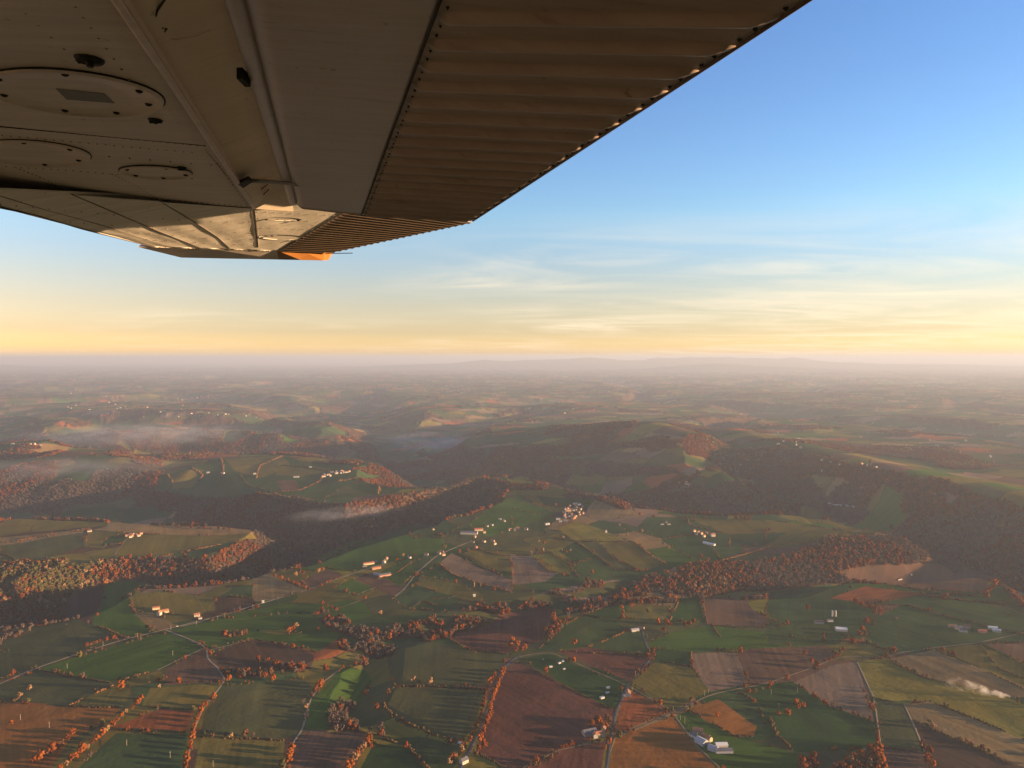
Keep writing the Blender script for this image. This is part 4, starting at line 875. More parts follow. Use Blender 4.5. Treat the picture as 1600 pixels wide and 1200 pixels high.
for nm, uv, wd, lab, mk in ROADS:
    wd *= 0.8; P = hit(along(uv, 60)); d = np.gradient(P[:, :2], axis=0); d /= np.linalg.norm(d, axis=1)[:, None] + 1e-9
    for _ in range(2): P[1:-1, :2] = (P[:-2, :2] + 2 * P[1:-1, :2] + P[2:, :2]) / 4
    nrm = np.column_stack([-d[:, 1], d[:, 0]]); vs = []
    for t in (-1, -.33, .33, 1):
        q = P[:, :2] + nrm * t * wd / 2; vs.append(np.column_stack([q, gh(q[:, 0], q[:, 1]) + (0.35 if abs(t) < 1 else 0.12)]))
    vs = np.stack(vs, 1).reshape(-1, 3); I = np.arange(len(P) * 4).reshape(-1, 4)
    q = np.stack([I[:-1, :-1], I[:-1, 1:], I[1:, 1:], I[1:, :-1]], -1).reshape(-1, 4)
    tag(mesh_np(nm, vs, q, RM[mk], smooth_sh=True), lab, nm, kind='structure')
# ------------------------------------------------------------------ farms, houses, small things
def plain(name, c, rough=0.85, var=0.25, scale=0.6, spec=0.2):
    return mottled(name, tuple(q * (1 - var) for q in c), tuple(q * (1 + var) for q in c), scale, rough=rough, spec=spec)
WALLM = dict(white=plain('white_render', (.34,.31,.26), var=.2), cream=plain('cream_render', (.36,.28,.18), var=.15), stone=plain('stone_wall', (.26,.20,.14)), brick=plain('brick_wall', (.30,.15,.09)), grey=plain('grey_cladding', (.24,.24,.25), var=.12))
ROOFM = dict(tile=plain('clay_tiles', (.30,.12,.06)), brown=plain('old_brown_tiles', (.17,.09,.06)), slate=plain('slate_roof', (.09,.09,.105)), sheet=plain('pale_metal_sheet_roof', (.26,.26,.265), rough=.5, var=.1), white=plain('white_sheet_roof', (.50,.49,.46), rough=.6, var=.1), rust=plain('rusty_sheet_roof', (.32,.10,.06)))
DARKG = plain('dark_window_glass', (.03,.035,.045), rough=.15, var=.1, spec=.5); DOORM = plain('brown_door', (.10,.06,.04)); STONEM = WALLM['stone']

def gable_shell(L, W, H, rise):
    mb = MB(); a, b = L / 2, W / 2
    mb.add([(-a,-b,-1),(a,-b,-1),(a,b,-1),(-a,b,-1),(-a,-b,H),(a,-b,H),(a,b,H),(-a,b,H),(-a,0,H+rise),(a,0,H+rise)],
           [(0,1,5,4),(2,3,7,6),(1,2,6,9,5),(3,0,4,8,7),(3,2,1,0),(4,5,9,8),(6,7,8,9)]); return mb
def gable_roof(L, W, H, rise, o=0.5, t=0.22):
    mb = MB(); a = L / 2 + o
    k = rise / (W / 2)
    for s in (-1, 1):
        e = s * (W / 2 + o); ze = H - k * o + 0.04; zr = H + rise + 0.04
        p = [(-a, 0, zr), (a, 0, zr), (a, e, ze), (-a, e, ze)]; q = [(x, y, z + t) for x, y, z in p]
        mb.add(p + q, [(0,1,2,3),(7,6,5,4),(0,4,5,1),(1,5,6,2),(2,6,7,3),(3,7,4,0)])
    return mb
def building(u, v, L, W, H, rot, wall, roof, label, cat='house', group=None, detail=0, rise=None, xy=None):
    if group: L, W, H = L * .78, W * .8, H * .9
    p = hit([(u, v)])[0] if xy is None else np.array([xy[0], xy[1], gh1(*xy)])
    rise = rise if rise is not None else W * (.36 if cat in ('house',) else .22)
    nm = {'house': 'house', 'barn': 'barn', 'shed': 'farm_shed'}.get(cat, cat.replace(' ', '_'))
    o = empty(nm, p, R(rot)); tag(o, label, cat, group)
    gable_shell(L, W, H, rise).build('wall', WALLM[wall], o)
    r = gable_roof(L, W, H, rise).build('roof', ROOFM[roof], o)
    if cat == 'house':
        c = MB(); c.box(L*.28, L*.28+.9, .5, 1.3, H, H + rise + 1.1); c.build('chimney', STONEM, r)
    if detail:
        for s in (-1, 1):
            for k in range(detail):
                x = (k - (detail - 1) / 2) * L / (detail + .3); wm = MB()
                if k == detail // 2 and s < 0:
                    wm.box(x - .6, x + .6, s*(W/2 + .06) - .05, s*(W/2 + .06) + .05, 0, 2.3); wm.build('door', DOORM, o); continue
                wm.box(x - .5, x + .5, s*(W/2 + .06) - .05, s*(W/2 + .06) + .05, H*.45, H*.45 + 1.4); wm.build('window', DARKG, o)
    return o
B = building
# farm at the road junction
B(921,1147,22,13,5,20,'stone','slate','dark roofed barn at the back of the road junction farm','barn',rise=4); B(938,1150,15,8,5.5,14,'cream','tile','lit pink farmhouse in front at the road junction farm','house',detail=3)
B(943,1141,11,7,5,75,'cream','brown','small upright house nearest the road at the junction farm','house',detail=2); B(930,1152,8,7,5.5,100,'white','tile','little gabled house between barn and farmhouse at the junction farm','house',detail=2)
# farm below the crossroads
B(1090,1143,16,9,4.5,-12,'stone','brown','topmost brown roofed barn of the farm below the crossroads','barn'); B(1085,1152,15,7,4.5,-52,'white','slate','narrow house beside the lane at the farm below the crossroads','house',detail=3)
B(1096,1161,17,14,5,-55,'grey','sheet','square grey roofed barn in the middle of the farm below the crossroads','barn'); B(1104,1155,19,7,5.5,-58,'cream','tile','lit orange fronted house of the farm below the crossroads','house',detail=4)
B(1114,1172,14,11,5,-35,'grey','sheet','pale grey barn at the lower end of the farm below the crossroads','barn'); B(1131,1175,26,10,4,2,'grey','slate','long low dark shed at the farm below the crossroads','shed')
B(1127,1167,18,10,5,3,'white','white','white roofed open shed behind the long low shed','shed')
B(981,1087,13,10,6,80,'white','brown','white gabled house on its own at the lane junction by the pasture','house',detail=3); B(974,1089,9,6,3.5,80,'stone','slate','dark outhouse beside the lone white gabled house','shed')
B(992,986,18,8,4.5,15,'white','sheet','small white barn among orange trees','barn'); B(1002,983,12,8,4.5,-30,'stone','brown','stone shed right of the small white barn','shed')
# bright houses above the main road
B(249,961,9,8,7,80,'white','tile','tall bright white house above the main road','house',detail=2,rise=3.4); B(244,952,16,9,5,25,'cream','tile','orange roofed barn behind the tall bright white house','barn'); B(258,957,16,8,5,30,'cream','tile','orange roofed wing right of the tall bright white house','house',detail=3)
B(308,963,12,8,5,18,'white','tile','white house with orange roof close above the main road','house',detail=3); B(313,967,7,6,4,18,'white','brown','little white garage just above the main road','shed')
# farm in the middle left
B(576,882,32,10,5,28,'cream','rust','long pink roofed shed of the farm on the main road','shed'); B(588,889,26,8,5,30,'brick','tile','orange row of stables at the farm on the main road','barn'); B(600,880,10,8,7,70,'white','brown','tall white farmhouse at the farm on the main road','house',detail=2)
B(604,875,9,7,6,70,'cream','tile','small yellow house behind the tall white farmhouse','house',detail=2); B(585,879,12,8,5,30,'stone','slate','dark roofed barn between shed and stables on the main road','barn'); B(601,900,34,13,5,32,'brick','slate','large slate roofed shed with a lit orange side below the farm','shed')
B(589,898,18,9,4,-20,'grey','sheet','grey lean shed left of the large slate roofed shed','shed'); B(570,886,12,7,4,10,'stone','slate','grey outhouse at the left end of the farm on the main road','shed')
# hamlet and big shed
B(733,834,58,24,7,-3,'white','slate','huge white walled shed at the hamlet','shed',rise=3); B(748,829,30,14,6,10,'cream','rust','pink roofed hall behind the huge white shed','barn')
HAM = [(742,840,'cream','tile'),(738,848,'white','brown'),(744,856,'brick','rust'),(753,854,'white','tile'),(756,847,'cream','tile'),(770,846,'white','tile'),(773,851,'cream','brown'),(779,849,'brick','tile'),(797,829,'cream','tile'),(804,829,'white','brown'),(809,827,'cream','tile'),(812,826,'white','slate'),(822,828,'white','tile'),
       (761,823,'stone','brown'),(768,821,'grey','slate'),(775,818,'white','slate'),(781,812,'white','sheet'),(788,815,'white','sheet'),(757,833,'cream','tile'),(671,870,'white','slate'),(666,868,'white','brown'),(686,866,'white','tile'),(690,863,'brick','tile'),(697,861,'cream','tile'),(693,868,'cream','brown'),(677,828,'white','slate'),(640,872,'white','slate')]
for i, (u, v, wm, rm) in enumerate(HAM):
    if i % 4 == 3: continue
    if i % 2: wm = 'stone'
    B(u, v, RNG.uniform(11,17), RNG.uniform(7,9.5), RNG.uniform(4.5,6.5), RNG.uniform(0,180), wm, rm, 'small house of the scattered hamlet round the huge white shed', 'house', 'hamlet houses')
# village on the ridge
for i in range(30):
    a = i * 2.4; r_ = math.sqrt(i / 30); u = 893 + 17 * r_ * math.cos(a) + (3 if i % 3 else -3); v = 802 + 12 * r_ * math.sin(a) - (u - 893) * .25
    B(u, v, RNG.uniform(10,18), RNG.uniform(7,10), RNG.uniform(4.5,7), RNG.uniform(0,180), ['cream','stone','white','stone','brick'][i % 5], ['tile','brown','slate','tile'][i % 4], 'house of the village below the tan field on the ridge', 'house', 'village houses')
for u, v, L in [(872,812,20),(876,816,14),(855,820,22),(899,788,24),(905,790,16)]:
    B(u, v, L, 10, 5.5, RNG.uniform(0,60), 'white', 'sheet', 'pale roofed farm building on the edge of the ridge village', 'barn', 'farm buildings by the ridge village')
# church
p = hit([(888, 800)])[0]; ch = empty('church', p, R(20)); tag(ch, 'village church with a square tower and spire on the ridge', 'church')
gable_shell(22, 9, 8, 4).build('nave', WALLM['stone'], ch); gable_roof(22, 9, 8, 4).build('roof', ROOFM['brown'], ch)
m = MB(); m.box(-15.1, -11.1, -2.5, 2.5, -1, 15); m.build('tower', WALLM['cream'], ch)
m = MB(); m.add([(-15.5,-2.9,15),(-10.7,-2.9,15),(-10.7,2.9,15),(-15.5,2.9,15),(-13.1,0,24)], [(0,1,4),(1,2,4),(2,3,4),(3,0,4),(3,2,1,0)]); m.build('spire', ROOFM['slate'], ch)
# farms to the right of the village
B(1108,851,42,11,5,-48,'white','white','long white roofed barn on the slope at centre right','barn'); B(1114,838,14,10,7,10,'white','tile','white house above the long white roofed barn','house')
for u, v in [(1085,831),(1091,833),(1096,835),(1100,839),(1088,836),(1104,834)]:
    B(u, v, RNG.uniform(10,16), 8, 5.5, RNG.uniform(0,180), 'cream', 'tile', 'house of the little row above the long white roofed barn', 'house', 'row above the long barn')
for u, v, rt in [(1035,820,0),(1041,817,85),(1045,820,0)]:
    B(u, v, 15, 8, 5, rt, 'white', 'brown', 'pale building of the small square farm right of the tan field', 'barn', 'small square farm')
for i in range(11):
    B(1062 + RNG.uniform(-5,22), 755 + RNG.uniform(-3,3) + i * .5, RNG.uniform(12,20), 9, 6, RNG.uniform(0,180), ['white','cream','stone'][i % 3], ['tile','brown'][i % 2], 'house of the shaded hamlet on the slope across the valley', 'house', 'shaded hamlet')
for i in range(16):
    B(505 + i * 2.6 + RNG.uniform(-2,2), 744 - i * .55 + RNG.uniform(-2.5,2.5), RNG.uniform(13,26), 10, 6, RNG.uniform(0,180), ['white','cream','white','stone'][i % 4], ['tile','sheet','brown','tile'][i % 4], 'house of the hilltop village across the gorge', 'house', 'hilltop village')
for u, v, L in [(463,746,34),(505,745,26),(398,741,18),(325,739,16),(348,740,22),(485,731,18)]:
    B(u, v, L, 11, 6, RNG.uniform(-20,20), 'white', 'sheet', 'white farm building alone on the hilltop pastures across the gorge', 'barn', 'lone hilltop farm buildings')
# right hand farms
B(1280,974,20,7,4.5,-8,'white','brown','long low white farmhouse behind bare trees at right','house',detail=4); B(1297,971,12,7,4,0,'white','slate','short white barn right of the long low farmhouse','barn'); B(1314,985,24,13,5,-6,'grey','white','white roofed shed at the right hand farm','shed')
for u in (1300.5, 1305.5):
    p = hit([(u, 963)])[0]; s_ = empty('silo', p); tag(s_, 'tall pale silo of the pair at the right hand farm', 'silo', 'pair of silos')
    m = MB(); m.tube([(0,0,-1),(0,0,13)], 2.1, 14); m.build('tank', WALLM['white'], s_); m = MB(); m.tube([(0,0,13),(0,0,15)], [2.2,.3], 14); m.build('cap', ROOFM['sheet'], s_)
for u, v, L, wl, rf, lab in [(1488,980,16,'stone','brown','brown roofed barn at the left of the far right farm'),(1498,983,15,'stone','slate','dark house in the middle of the far right farm'),(1505,987,16,'white','slate','white fronted house of the far right farm'),(1511,981,12,'stone','brown','back house of the far right farm'),(1535,988,16,'brick','rust','red roofed shed right of the far right farm'),(1551,983,18,'white','white','upper white shed at the far right'),(1557,987,16,'white','white','lower white shed at the far right')]:
    B(u, v, L, 8, 5, RNG.uniform(-25,-5), wl, rf, lab, 'shed' if 'shed' in lab else 'barn' if 'barn' in lab else 'house')
for i in range(7):
    B(1298 + i * 6.2 + RNG.uniform(-2,2), 788 + i * .8 + RNG.uniform(-1.5,1.5), RNG.uniform(16,30), 11, 5, -15, 'cream', 'sheet', 'pale greenhouse shed down on the valley floor at right', 'shed', 'valley floor sheds')
for u, v in [(199,838),(204,840),(208,838),(212,837),(217,838),(221,835),(206,836)]:
    B(u, v, RNG.uniform(11,18), 8, 5.5, RNG.uniform(0,40), ['white','cream'][int(u) % 2], 'tile', 'building of the farm cluster on the tan plateau at left', 'house', 'tan plateau farm')
B(140,831,12,8,5,20,'white','brown','lone house among trees left on the tan plateau','house'); B(412,834,12,9,7,30,'white','tile','white house on the point above the gorge','house'); B(406,832,14,8,5,100,'cream','brown','low house left of the white one above the gorge','house')
B(725,1192,11,8,5.5,40,'white','slate','small white house at the bottom edge beside the tree lined road','house',detail=2); B(718,1163,5,4,3,0,'white','white','tiny white hut at the top of the left tree row','shed')
B(356,910,6,5,5,0,'white','brown','tiny white hut on the main road in the fields','shed'); B(741,932,6,5,5,10,'white','white','tiny white hut at the tip of the long olive field','shed'); B(947,832,6,5,5,10,'white','white','tiny white hut in the yellow field','shed')
B(411,942,5,4,5.5,10,'white','white','slim white hut by the main road','shed')
# houses scattered over the far plain
rg = np.random.default_rng(900); cl = [(160,610,70,10,16),(300,618,90,8,14),(180,640,80,8,16),(330,648,90,8,14),(720,610,90,10,16),(860,640,70,10,14),(960,612,140,12,16),(1130,640,80,12,14),(1330,650,120,25,14),(1500,690,90,25,14),(60,695,40,4,7),(560,640,120,20,12),(1330,730,60,8,8),(1240,690,30,6,10)]
for cu, cv_, su, sv, n in cl:
    for i in range(n):
        u = cu + rg.normal(0, su * .5); v = max(596, cv_ + rg.normal(0, sv * .6)); p = hit([(u, v)])[0]
        o = empty('house', p, rg.uniform(0, 3.1)); L = rg.uniform(9, 24); W = rg.uniform(7, 11)
        tag(o, 'tiny pale house scattered over the hazy far plain', 'house', 'far plain houses')
        gable_shell(L, W, 7, 3.5).build('wall', WALLM['white' if i % 3 else 'cream'], o); gable_roof(L, W, 7, 3.5).build('roof', ROOFM['tile' if i % 2 else 'sheet'], o)

# livestock shelters in the pasture
m = MB(); m.box(-3.2,3.2,-.06,.06,-.5,2.4); m.box(-3.2,-3.08,.06,4,-.5,2.0); m.box(3.08,3.2,.06,4,-.5,2.0); SH_W = m.mesh('wall', WALLM['white'])
m = MB(); m.add([(-3.5,-.4,2.55),(3.5,-.4,2.55),(3.5,4.4,2.1),(-3.5,4.4,2.1),(-3.5,-.4,2.67),(3.5,-.4,2.67),(3.5,4.4,2.22),(-3.5,4.4,2.22)], [(3,2,1,0),(4,5,6,7),(0,1,5,4),(1,2,6,5),(2,3,7,6),(3,0,4,7)]); SH_R = m.mesh('roof', ROOFM['white'])
for k, (u, v, rt, sc) in enumerate([(849,1031,0,.5),(875,1037,40,1),(881,1034,30,1),(861,1043,20,1),(882,1046,25,.7),(951,1076,25,1),(950,1084,20,.9),(942,1092,30,1.2)]):
    p = hit([(u, v)])[0]; o = empty('livestock_shelter', p, R(rt)); o.scale = (sc,) * 3
    tag(o, 'small white open fronted shelter in the green pasture', 'shelter', 'white shelters in the pasture')
    for n_, me_ in (('wall', SH_W), ('roof', SH_R)):
        q = bpy.data.objects.new(n_, me_); COL.objects.link(q); q.parent = o
# wrapped bales on the brown field
for u, v, n, lab in [(1404,907,4,'long white wrapped straw stack on the large brown field'),(1424,899,1,'short white wrapped bale on the large brown field')]:
    p = hit([(u, v)])[0]; m = MB()
    for i in range(n): m.tube([(i * 4.6 - 2, 0, 1.6), (i * 4.6 + 2.1, 0, 1.6)], 1.8, 12)
    o = m.build('wrapped_bale', WALLM['white']); o.location = p; o.rotation_euler = (0, 0, R(28)); tag(o, lab, 'bale')
# cars on the main road
TYRE = plain('tyre_rubber', (.02,.02,.02)); CARP = dict(white=plain('white_car_paint', (.7,.7,.68), rough=.3, var=.04, spec=.5), red=plain('dark_red_car_paint', (.22,.03,.02), rough=.3, var=.05, spec=.5))
def car(u, v, rt, col, label):
    p = hit([(u, v)])[0]; o = empty('car', (p[0], p[1], p[2] + .35), R(rt)); tag(o, label, 'car')
    m = MB(); prof = [(-2.1,.35),(-2.1,.85),(-1.2,.95),(1.0,.95),(2.0,.75),(2.15,.35)]
    n = len(prof); m.add([(x,-.85,z) for x, z in prof] + [(x,.85,z) for x, z in prof], [tuple(range(n)), tuple(range(2*n-1,n-1,-1))] + [(i,(i+1)%n+0,(i+1)%n+n,i+n)[::-1] for i in range(n)]); m.build('body', CARP[col], o)
    m = MB(); m.add([(-1.6,-.78,.96),(.9,-.78,.92),(.9,.78,.92),(-1.6,.78,.96),(-1.2,-.65,1.45),(.3,-.65,1.45),(.3,.65,1.45),(-1.2,.65,1.45)], [(4,5,6,7),(0,1,5,4),(1,2,6,5),(2,3,7,6),(3,0,4,7)]); m.build('cabin_glass', DARKG, o)
    m = MB(); m.box(-1.15,.25,-.64,.64,1.45,1.5); m.build('roof', CARP[col], o)
    for sx_w in (-1.3, 1.35):
        for sy_w in (-.82, .82):
            m = MB(); m.tube([(sx_w, sy_w - .1, .33), (sx_w, sy_w + .1, .33)], .33, 10); m.build('wheel', TYRE, o)
car(277,979,28,'white','white car driving up the main road past the bright green field'); car(312,1005,-20,'white','white car at the bend of the winding lane'); car(957,1140,85,'red','dark red car on the road above the junction farm')
# utility poles
POLEM = plain('weathered_pole_wood', (.30,.24,.17))
m = MB(); m.tube([(0,0,-.5),(0,0,9.5)], [.26,.18], 6); POLE_S = m.mesh('pole', POLEM); m = MB(); m.box(-1.1,1.1,-.1,.1,8.7,8.95); POLE_A = m.mesh('crossarm', POLEM)
for u, v in [(105,1044),(161,1010),(215,996),(267,984),(307,976),(340,968),(351,964),(366,957),(375,952),(395,950),(32,1125),(77,1137),(198,1165),(266,1184),(333,1198),(270,1024),(220,1001),(1205,1085),(1246,1082),(1217,1107),(993,1056),(1003,1080),(1052,1112),(1063,1125),(1070,1130),(1101,1087),(1107,1083)]:
    p = hit([(u, v)])[0]; o = empty('utility_pole', p, RNG.uniform(0, 3)); tag(o, 'thin wooden utility pole standing beside lanes and fields', 'utility pole', 'utility poles')
    for n_, me_ in (('pole', POLE_S), ('crossarm', POLE_A)):
        q = bpy.data.objects.new(n_, me_); COL.objects.link(q); q.parent = o
# wind farm
TURB = plain('turbine_white', (.34,.34,.34), var=.03)
m = MB(); m.tube([(0,0,-3),(0,0,98)], [2.2,1.4], 10); T_T = m.mesh('tower', TURB); m = MB(); m.box(-2,2,-5,6,97,101.5); T_N = m.mesh('nacelle', TURB)
def blades(a0):
    m = MB()
    for k in range(3):
        a = a0 + k * 2.094; c, s = math.cos(a), math.sin(a)
        m.tube([(c * 1, -6, 99.5 + s * 1), (c * 14, -6, 99.5 + s * 14), (c * 52, -6, 99.5 + s * 52)], [1.0, 1.4, .3], 6)
    return m.mesh('rotor', TURB)
ROT = [blades(a) for a in (.3, .9, 1.5)]
for k, (u, v) in enumerate([(1252,594),(1257,592),(1262,595),(1268,593),(1272,594),(1279,593),(1290,596),(1300,597),(1308,598),(1313,596),(1320,598),(1328,597),(1337,598),(1345,600)]):
    p = hit([(u, v)])[0]; o = empty('wind_turbine', p, .5); tag(o, 'faint white wind turbine in the distant wind farm', 'wind turbine', 'distant wind farm')
    for n_, me_ in (('tower', T_T), ('nacelle', T_N), ('rotor', ROT[k % 3])):
        q = bpy.data.objects.new(n_, me_); COL.objects.link(q); q.parent = o

# ------------------------------------------------------------------ smoke and valley mist
def puff_volume(name, V, Fq, loc_scale, dens, label, thr=(0.42, 0.75), detail=5.0, col=(.9,.88,.86), aniso=.2, stretch=(1,1,1), edge=None):
    m = bpy.data.materials.new(name + '_air'); m.use_nodes = True; nt = m.node_tree; nt.nodes.clear()
    o_ = nd(nt, 'ShaderNodeOutputMaterial'); pv = nd(nt, 'ShaderNodeVolumePrincipled'); tc = nd(nt, 'ShaderNodeTexCoord')
    mp = nd(nt, 'ShaderNodeMapping'); mp.inputs['Scale'].default_value = stretch
    nz = nd(nt, 'ShaderNodeTexNoise', Scale=loc_scale, Detail=detail, Roughness=0.6, Distortion=0.4)
    mr = nd(nt, 'ShaderNodeMapRange'); mr.inputs['From Min'].default_value = thr[0]; mr.inputs['From Max'].default_value = thr[1]; mr.inputs['To Max'].default_value = dens
    nt.links.new(tc.outputs['Object'], mp.inputs['Vector']); nt.links.new(mp.outputs[0], nz.inputs['Vector']); nt.links.new(nz.outputs['Fac'], mr.inputs['Value'])
    last = mr.outputs[0]
    if edge:      # thins out towards the rim of the bank
        dv = nd(nt, 'ShaderNodeVectorMath', operation='DIVIDE'); nt.links.new(tc.outputs['Object'], dv.inputs[0]); dv.inputs[1].default_value = edge
        ln = nd(nt, 'ShaderNodeVectorMath', operation='LENGTH'); nt.links.new(dv.outputs[0], ln.inputs[0])
        m2 = nd(nt, 'ShaderNodeMapRange'); m2.interpolation_type = 'SMOOTHSTEP'; m2.inputs['From Min'].default_value = 1.0; m2.inputs['From Max'].default_value = 0.15
        nt.links.new(ln.outputs['Value'], m2.inputs['Value'])
        mu = nd(nt, 'ShaderNodeMath', operation='MULTIPLY'); nt.links.new(last, mu.inputs[0]); nt.links.new(m2.outputs[0], mu.inputs[1]); last = mu.outputs[0]
    nt.links.new(last, pv.inputs['Density']); pv.inputs['Color'].default_value = (*col, 1); pv.inputs['Anisotropy'].default_value = aniso
    nt.links.new(pv.outputs[0], o_.inputs['Volume'])
    o = mesh_np(name, V, Fq, m); tag(o, label, name.replace('_', ' '), kind='stuff'); return o
s0 = hit([(1591, 1094)])[0]; s1 = hit([(1468, 1076)])[0]; L = np.hypot(*(s1 - s0)[:2]); ang = math.atan2(s1[1] - s0[1], s1[0] - s0[0])
mb = MB(); ts = np.linspace(0, 1, 9)
mb.tube([(L * 1.15 * t, 3 * math.sin(6 * t), 2.0 + 14 * t ** .8) for t in ts], [1.6 + 15 * t ** .8 for t in ts], 14)
sm = puff_volume('smoke', np.array(mb.v), np.array([f for f in mb.f if len(f) == 4]), 0.08, 0.10, 'pale smoke drifting from a garden fire across the tan field', thr=(.47,.72), stretch=(.8, 1, 1), col=(.95,.90,.84), edge=(L * 1.14, 40, 60))
sm.location = s0; sm.rotation_euler = (0, 0, ang)
def bank(u, v, dz, rx, ry, rz, rot, dens, label, sc=.006, thr=(.38,.72)):
    x, y, z = hit([(u, v)])[0]; z += dz; o = puff_volume('mist', ICO2 * np.array([rx, ry, rz]), ICF2, sc, dens, label, thr=thr, detail=4.0, stretch=(1, 1.6, 3), edge=(rx * .93, ry * .93, rz * .93), col=(.85,.88,.95))
    o.location = (x, y, z); o.rotation_euler = (0, 0, R(rot)); return o
bank(540,806,10,300,80,42,22,.0065,'white wisp of mist hanging in the gorge', sc=.012)
bank(225,693,70,1200,520,120,8,.0020,'wide bank of blue mist filling the far left valley')
bank(90,745,40,900,330,80,5,.0013,'thin mist lying in the dark valley at left')
bank(690,704,50,800,330,130,-20,.003,'thin mist in the valley under the wooded ridge')
# ------------------------------------------------------------------ the aircraft wing overhead
wing = empty('aircraft_wing', (0, 0, ALT)); tag(wing, 'grey riveted aircraft wing seen from below with its corrugated flap lowered', 'wing')

def wing_mat(name, c0, c1, rough, streak, dirt, warm=(1, 1, 1)):
    m, nt, b = new_mat(name)
    tc = nd(nt, 'ShaderNodeTexCoord')
    mp = nd(nt, 'ShaderNodeMapping'); mp.inputs['Rotation'].default_value = (0, 0, R(-12)); mp.inputs['Scale'].default_value = (1.2, 14, 4)
    n1 = nd(nt, 'ShaderNodeTexNoise', Scale=3.0, Detail=8.0, Roughness=0.65); n2 = nd(nt, 'ShaderNodeTexNoise', Scale=2.2, Detail=6.0, Roughness=0.6); n3 = nd(nt, 'ShaderNodeTexNoise', Scale=60.0, Detail=2.0)
    nt.links.new(tc.outputs['Object'], mp.inputs[0]); nt.links.new(mp.outputs[0], n1.inputs['Vector']); nt.links.new(tc.outputs['Object'], n2.inputs['Vector']); nt.links.new(tc.outputs['Object'], n3.inputs['Vector'])
    a = nd(nt, 'ShaderNodeMath', operation='MULTIPLY'); nt.links.new(n1.outputs['Fac'], a.inputs[0]); a.inputs[1].default_value = streak
    c = nd(nt, 'ShaderNodeMath', operation='MULTIPLY_ADD'); nt.links.new(n2.outputs['Fac'], c.inputs[0]); c.inputs[1].default_value = dirt; nt.links.new(a.outputs[0], c.inputs[2])
    cr = nd(nt, 'ShaderNodeValToRGB'); cr.color_ramp.elements[0].position = 0.30 * (streak + dirt); cr.color_ramp.elements[1].position = 0.68 * (streak + dirt)
    cr.color_ramp.elements[0].color = (*c0, 1); cr.color_ramp.elements[1].color = (*c1, 1)
    nt.links.new(c.outputs[0], cr.inputs['Fac']); nt.links.new(cr.outputs['Color'], b.inputs['Base Color'])
    mp2 = nd(nt, 'ShaderNodeMapping'); mp2.inputs['Rotation'].default_value = (0, 0, R(-12)); mp2.inputs['Scale'].default_value = (1.6, 30, 4); nt.links.new(tc.outputs['Object'], mp2.inputs[0])
    n4 = nd(nt, 'ShaderNodeTexNoise', Scale=2.0, Detail=6.0, Roughness=0.7); nt.links.new(mp2.outputs[0], n4.inputs['Vector'])
    s4 = nd(nt, 'ShaderNodeMapRange'); s4.inputs['From Min'].default_value = 0.60; s4.inputs['From Max'].default_value = 0.74; s4.inputs['To Min'].default_value = 1.0; s4.inputs['To Max'].default_value = 0.55; nt.links.new(n4.outputs['Fac'], s4.inputs['Value'])
    n5 = nd(nt, 'ShaderNodeTexNoise', Scale=26.0, Detail=3.0, Roughness=0.7); nt.links.new(tc.outputs['Object'], n5.inputs['Vector'])
    s5 = nd(nt, 'ShaderNodeMapRange'); s5.inputs['From Min'].default_value = 0.68; s5.inputs['From Max'].default_value = 0.72; s5.inputs['To Min'].default_value = 1.0; s5.inputs['To Max'].default_value = 0.6; nt.links.new(n5.outputs['Fac'], s5.inputs['Value'])
    mm = nd(nt, 'ShaderNodeMath', operation='MULTIPLY'); nt.links.new(s4.outputs[0], mm.inputs[0]); nt.links.new(s5.outputs[0], mm.inputs[1])
    vm = nd(nt, 'ShaderNodeVectorMath', operation='SCALE'); nt.links.new(cr.outputs['Color'], vm.inputs[0]); nt.links.new(mm.outputs[0], vm.inputs['Scale']); nt.links.new(vm.outputs[0], b.inputs['Base Color'])
    rr_ = nd(nt, 'ShaderNodeMapRange'); rr_.inputs['To Min'].default_value = rough - .1; rr_.inputs['To Max'].default_value = rough + .15; nt.links.new(n2.outputs['Fac'], rr_.inputs['Value']); nt.links.new(rr_.outputs[0], b.inputs['Roughness'])
    bp = nd(nt, 'ShaderNodeBump', Strength=0.25, Distance=0.004); nt.links.new(n1.outputs['Fac'], bp.inputs['Height'])
    bp2 = nd(nt, 'ShaderNodeBump', Strength=0.35, Distance=0.012); nt.links.new(n2.outputs['Fac'], bp2.inputs['Height']); nt.links.new(bp.outputs['Normal'], bp2.inputs['Normal'])
    nt.links.new(bp2.outputs['Normal'], b.inputs['Normal'])
    b.inputs['Specular IOR Level'].default_value = 0.5
    return m
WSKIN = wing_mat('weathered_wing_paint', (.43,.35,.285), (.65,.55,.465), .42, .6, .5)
WLIT = wing_mat('streaked_painted_sunlight', (.55,.48,.40), (.80,.73,.64), .40, 1.0, .25)  # pale colour carries sunlight that does not reach the whole outer panel
WCOVE = wing_mat('cove_primer_paint', (.56,.45,.34), (.74,.61,.47), .55, .3, .8)
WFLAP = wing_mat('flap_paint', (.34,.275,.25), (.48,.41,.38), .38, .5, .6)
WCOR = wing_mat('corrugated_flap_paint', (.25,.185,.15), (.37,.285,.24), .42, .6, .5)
WAIL = wing_mat('painted_shade_brown', (.040,.027,.018), (.065,.044,.030), .5, .6, .5)  # shade put into the colour, since the sun strikes the aileron
WDARK = plain('black_rubber_and_gaps', (.012,.010,.009), rough=.6); WMETAL = plain('rivet_metal', (.16,.13,.11), rough=.45, spec=.5)
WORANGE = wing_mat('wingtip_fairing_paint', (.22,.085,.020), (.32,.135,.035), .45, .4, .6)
WRUB = plain('worn_steel', (.35,.33,.31), rough=.35, spec=.6)

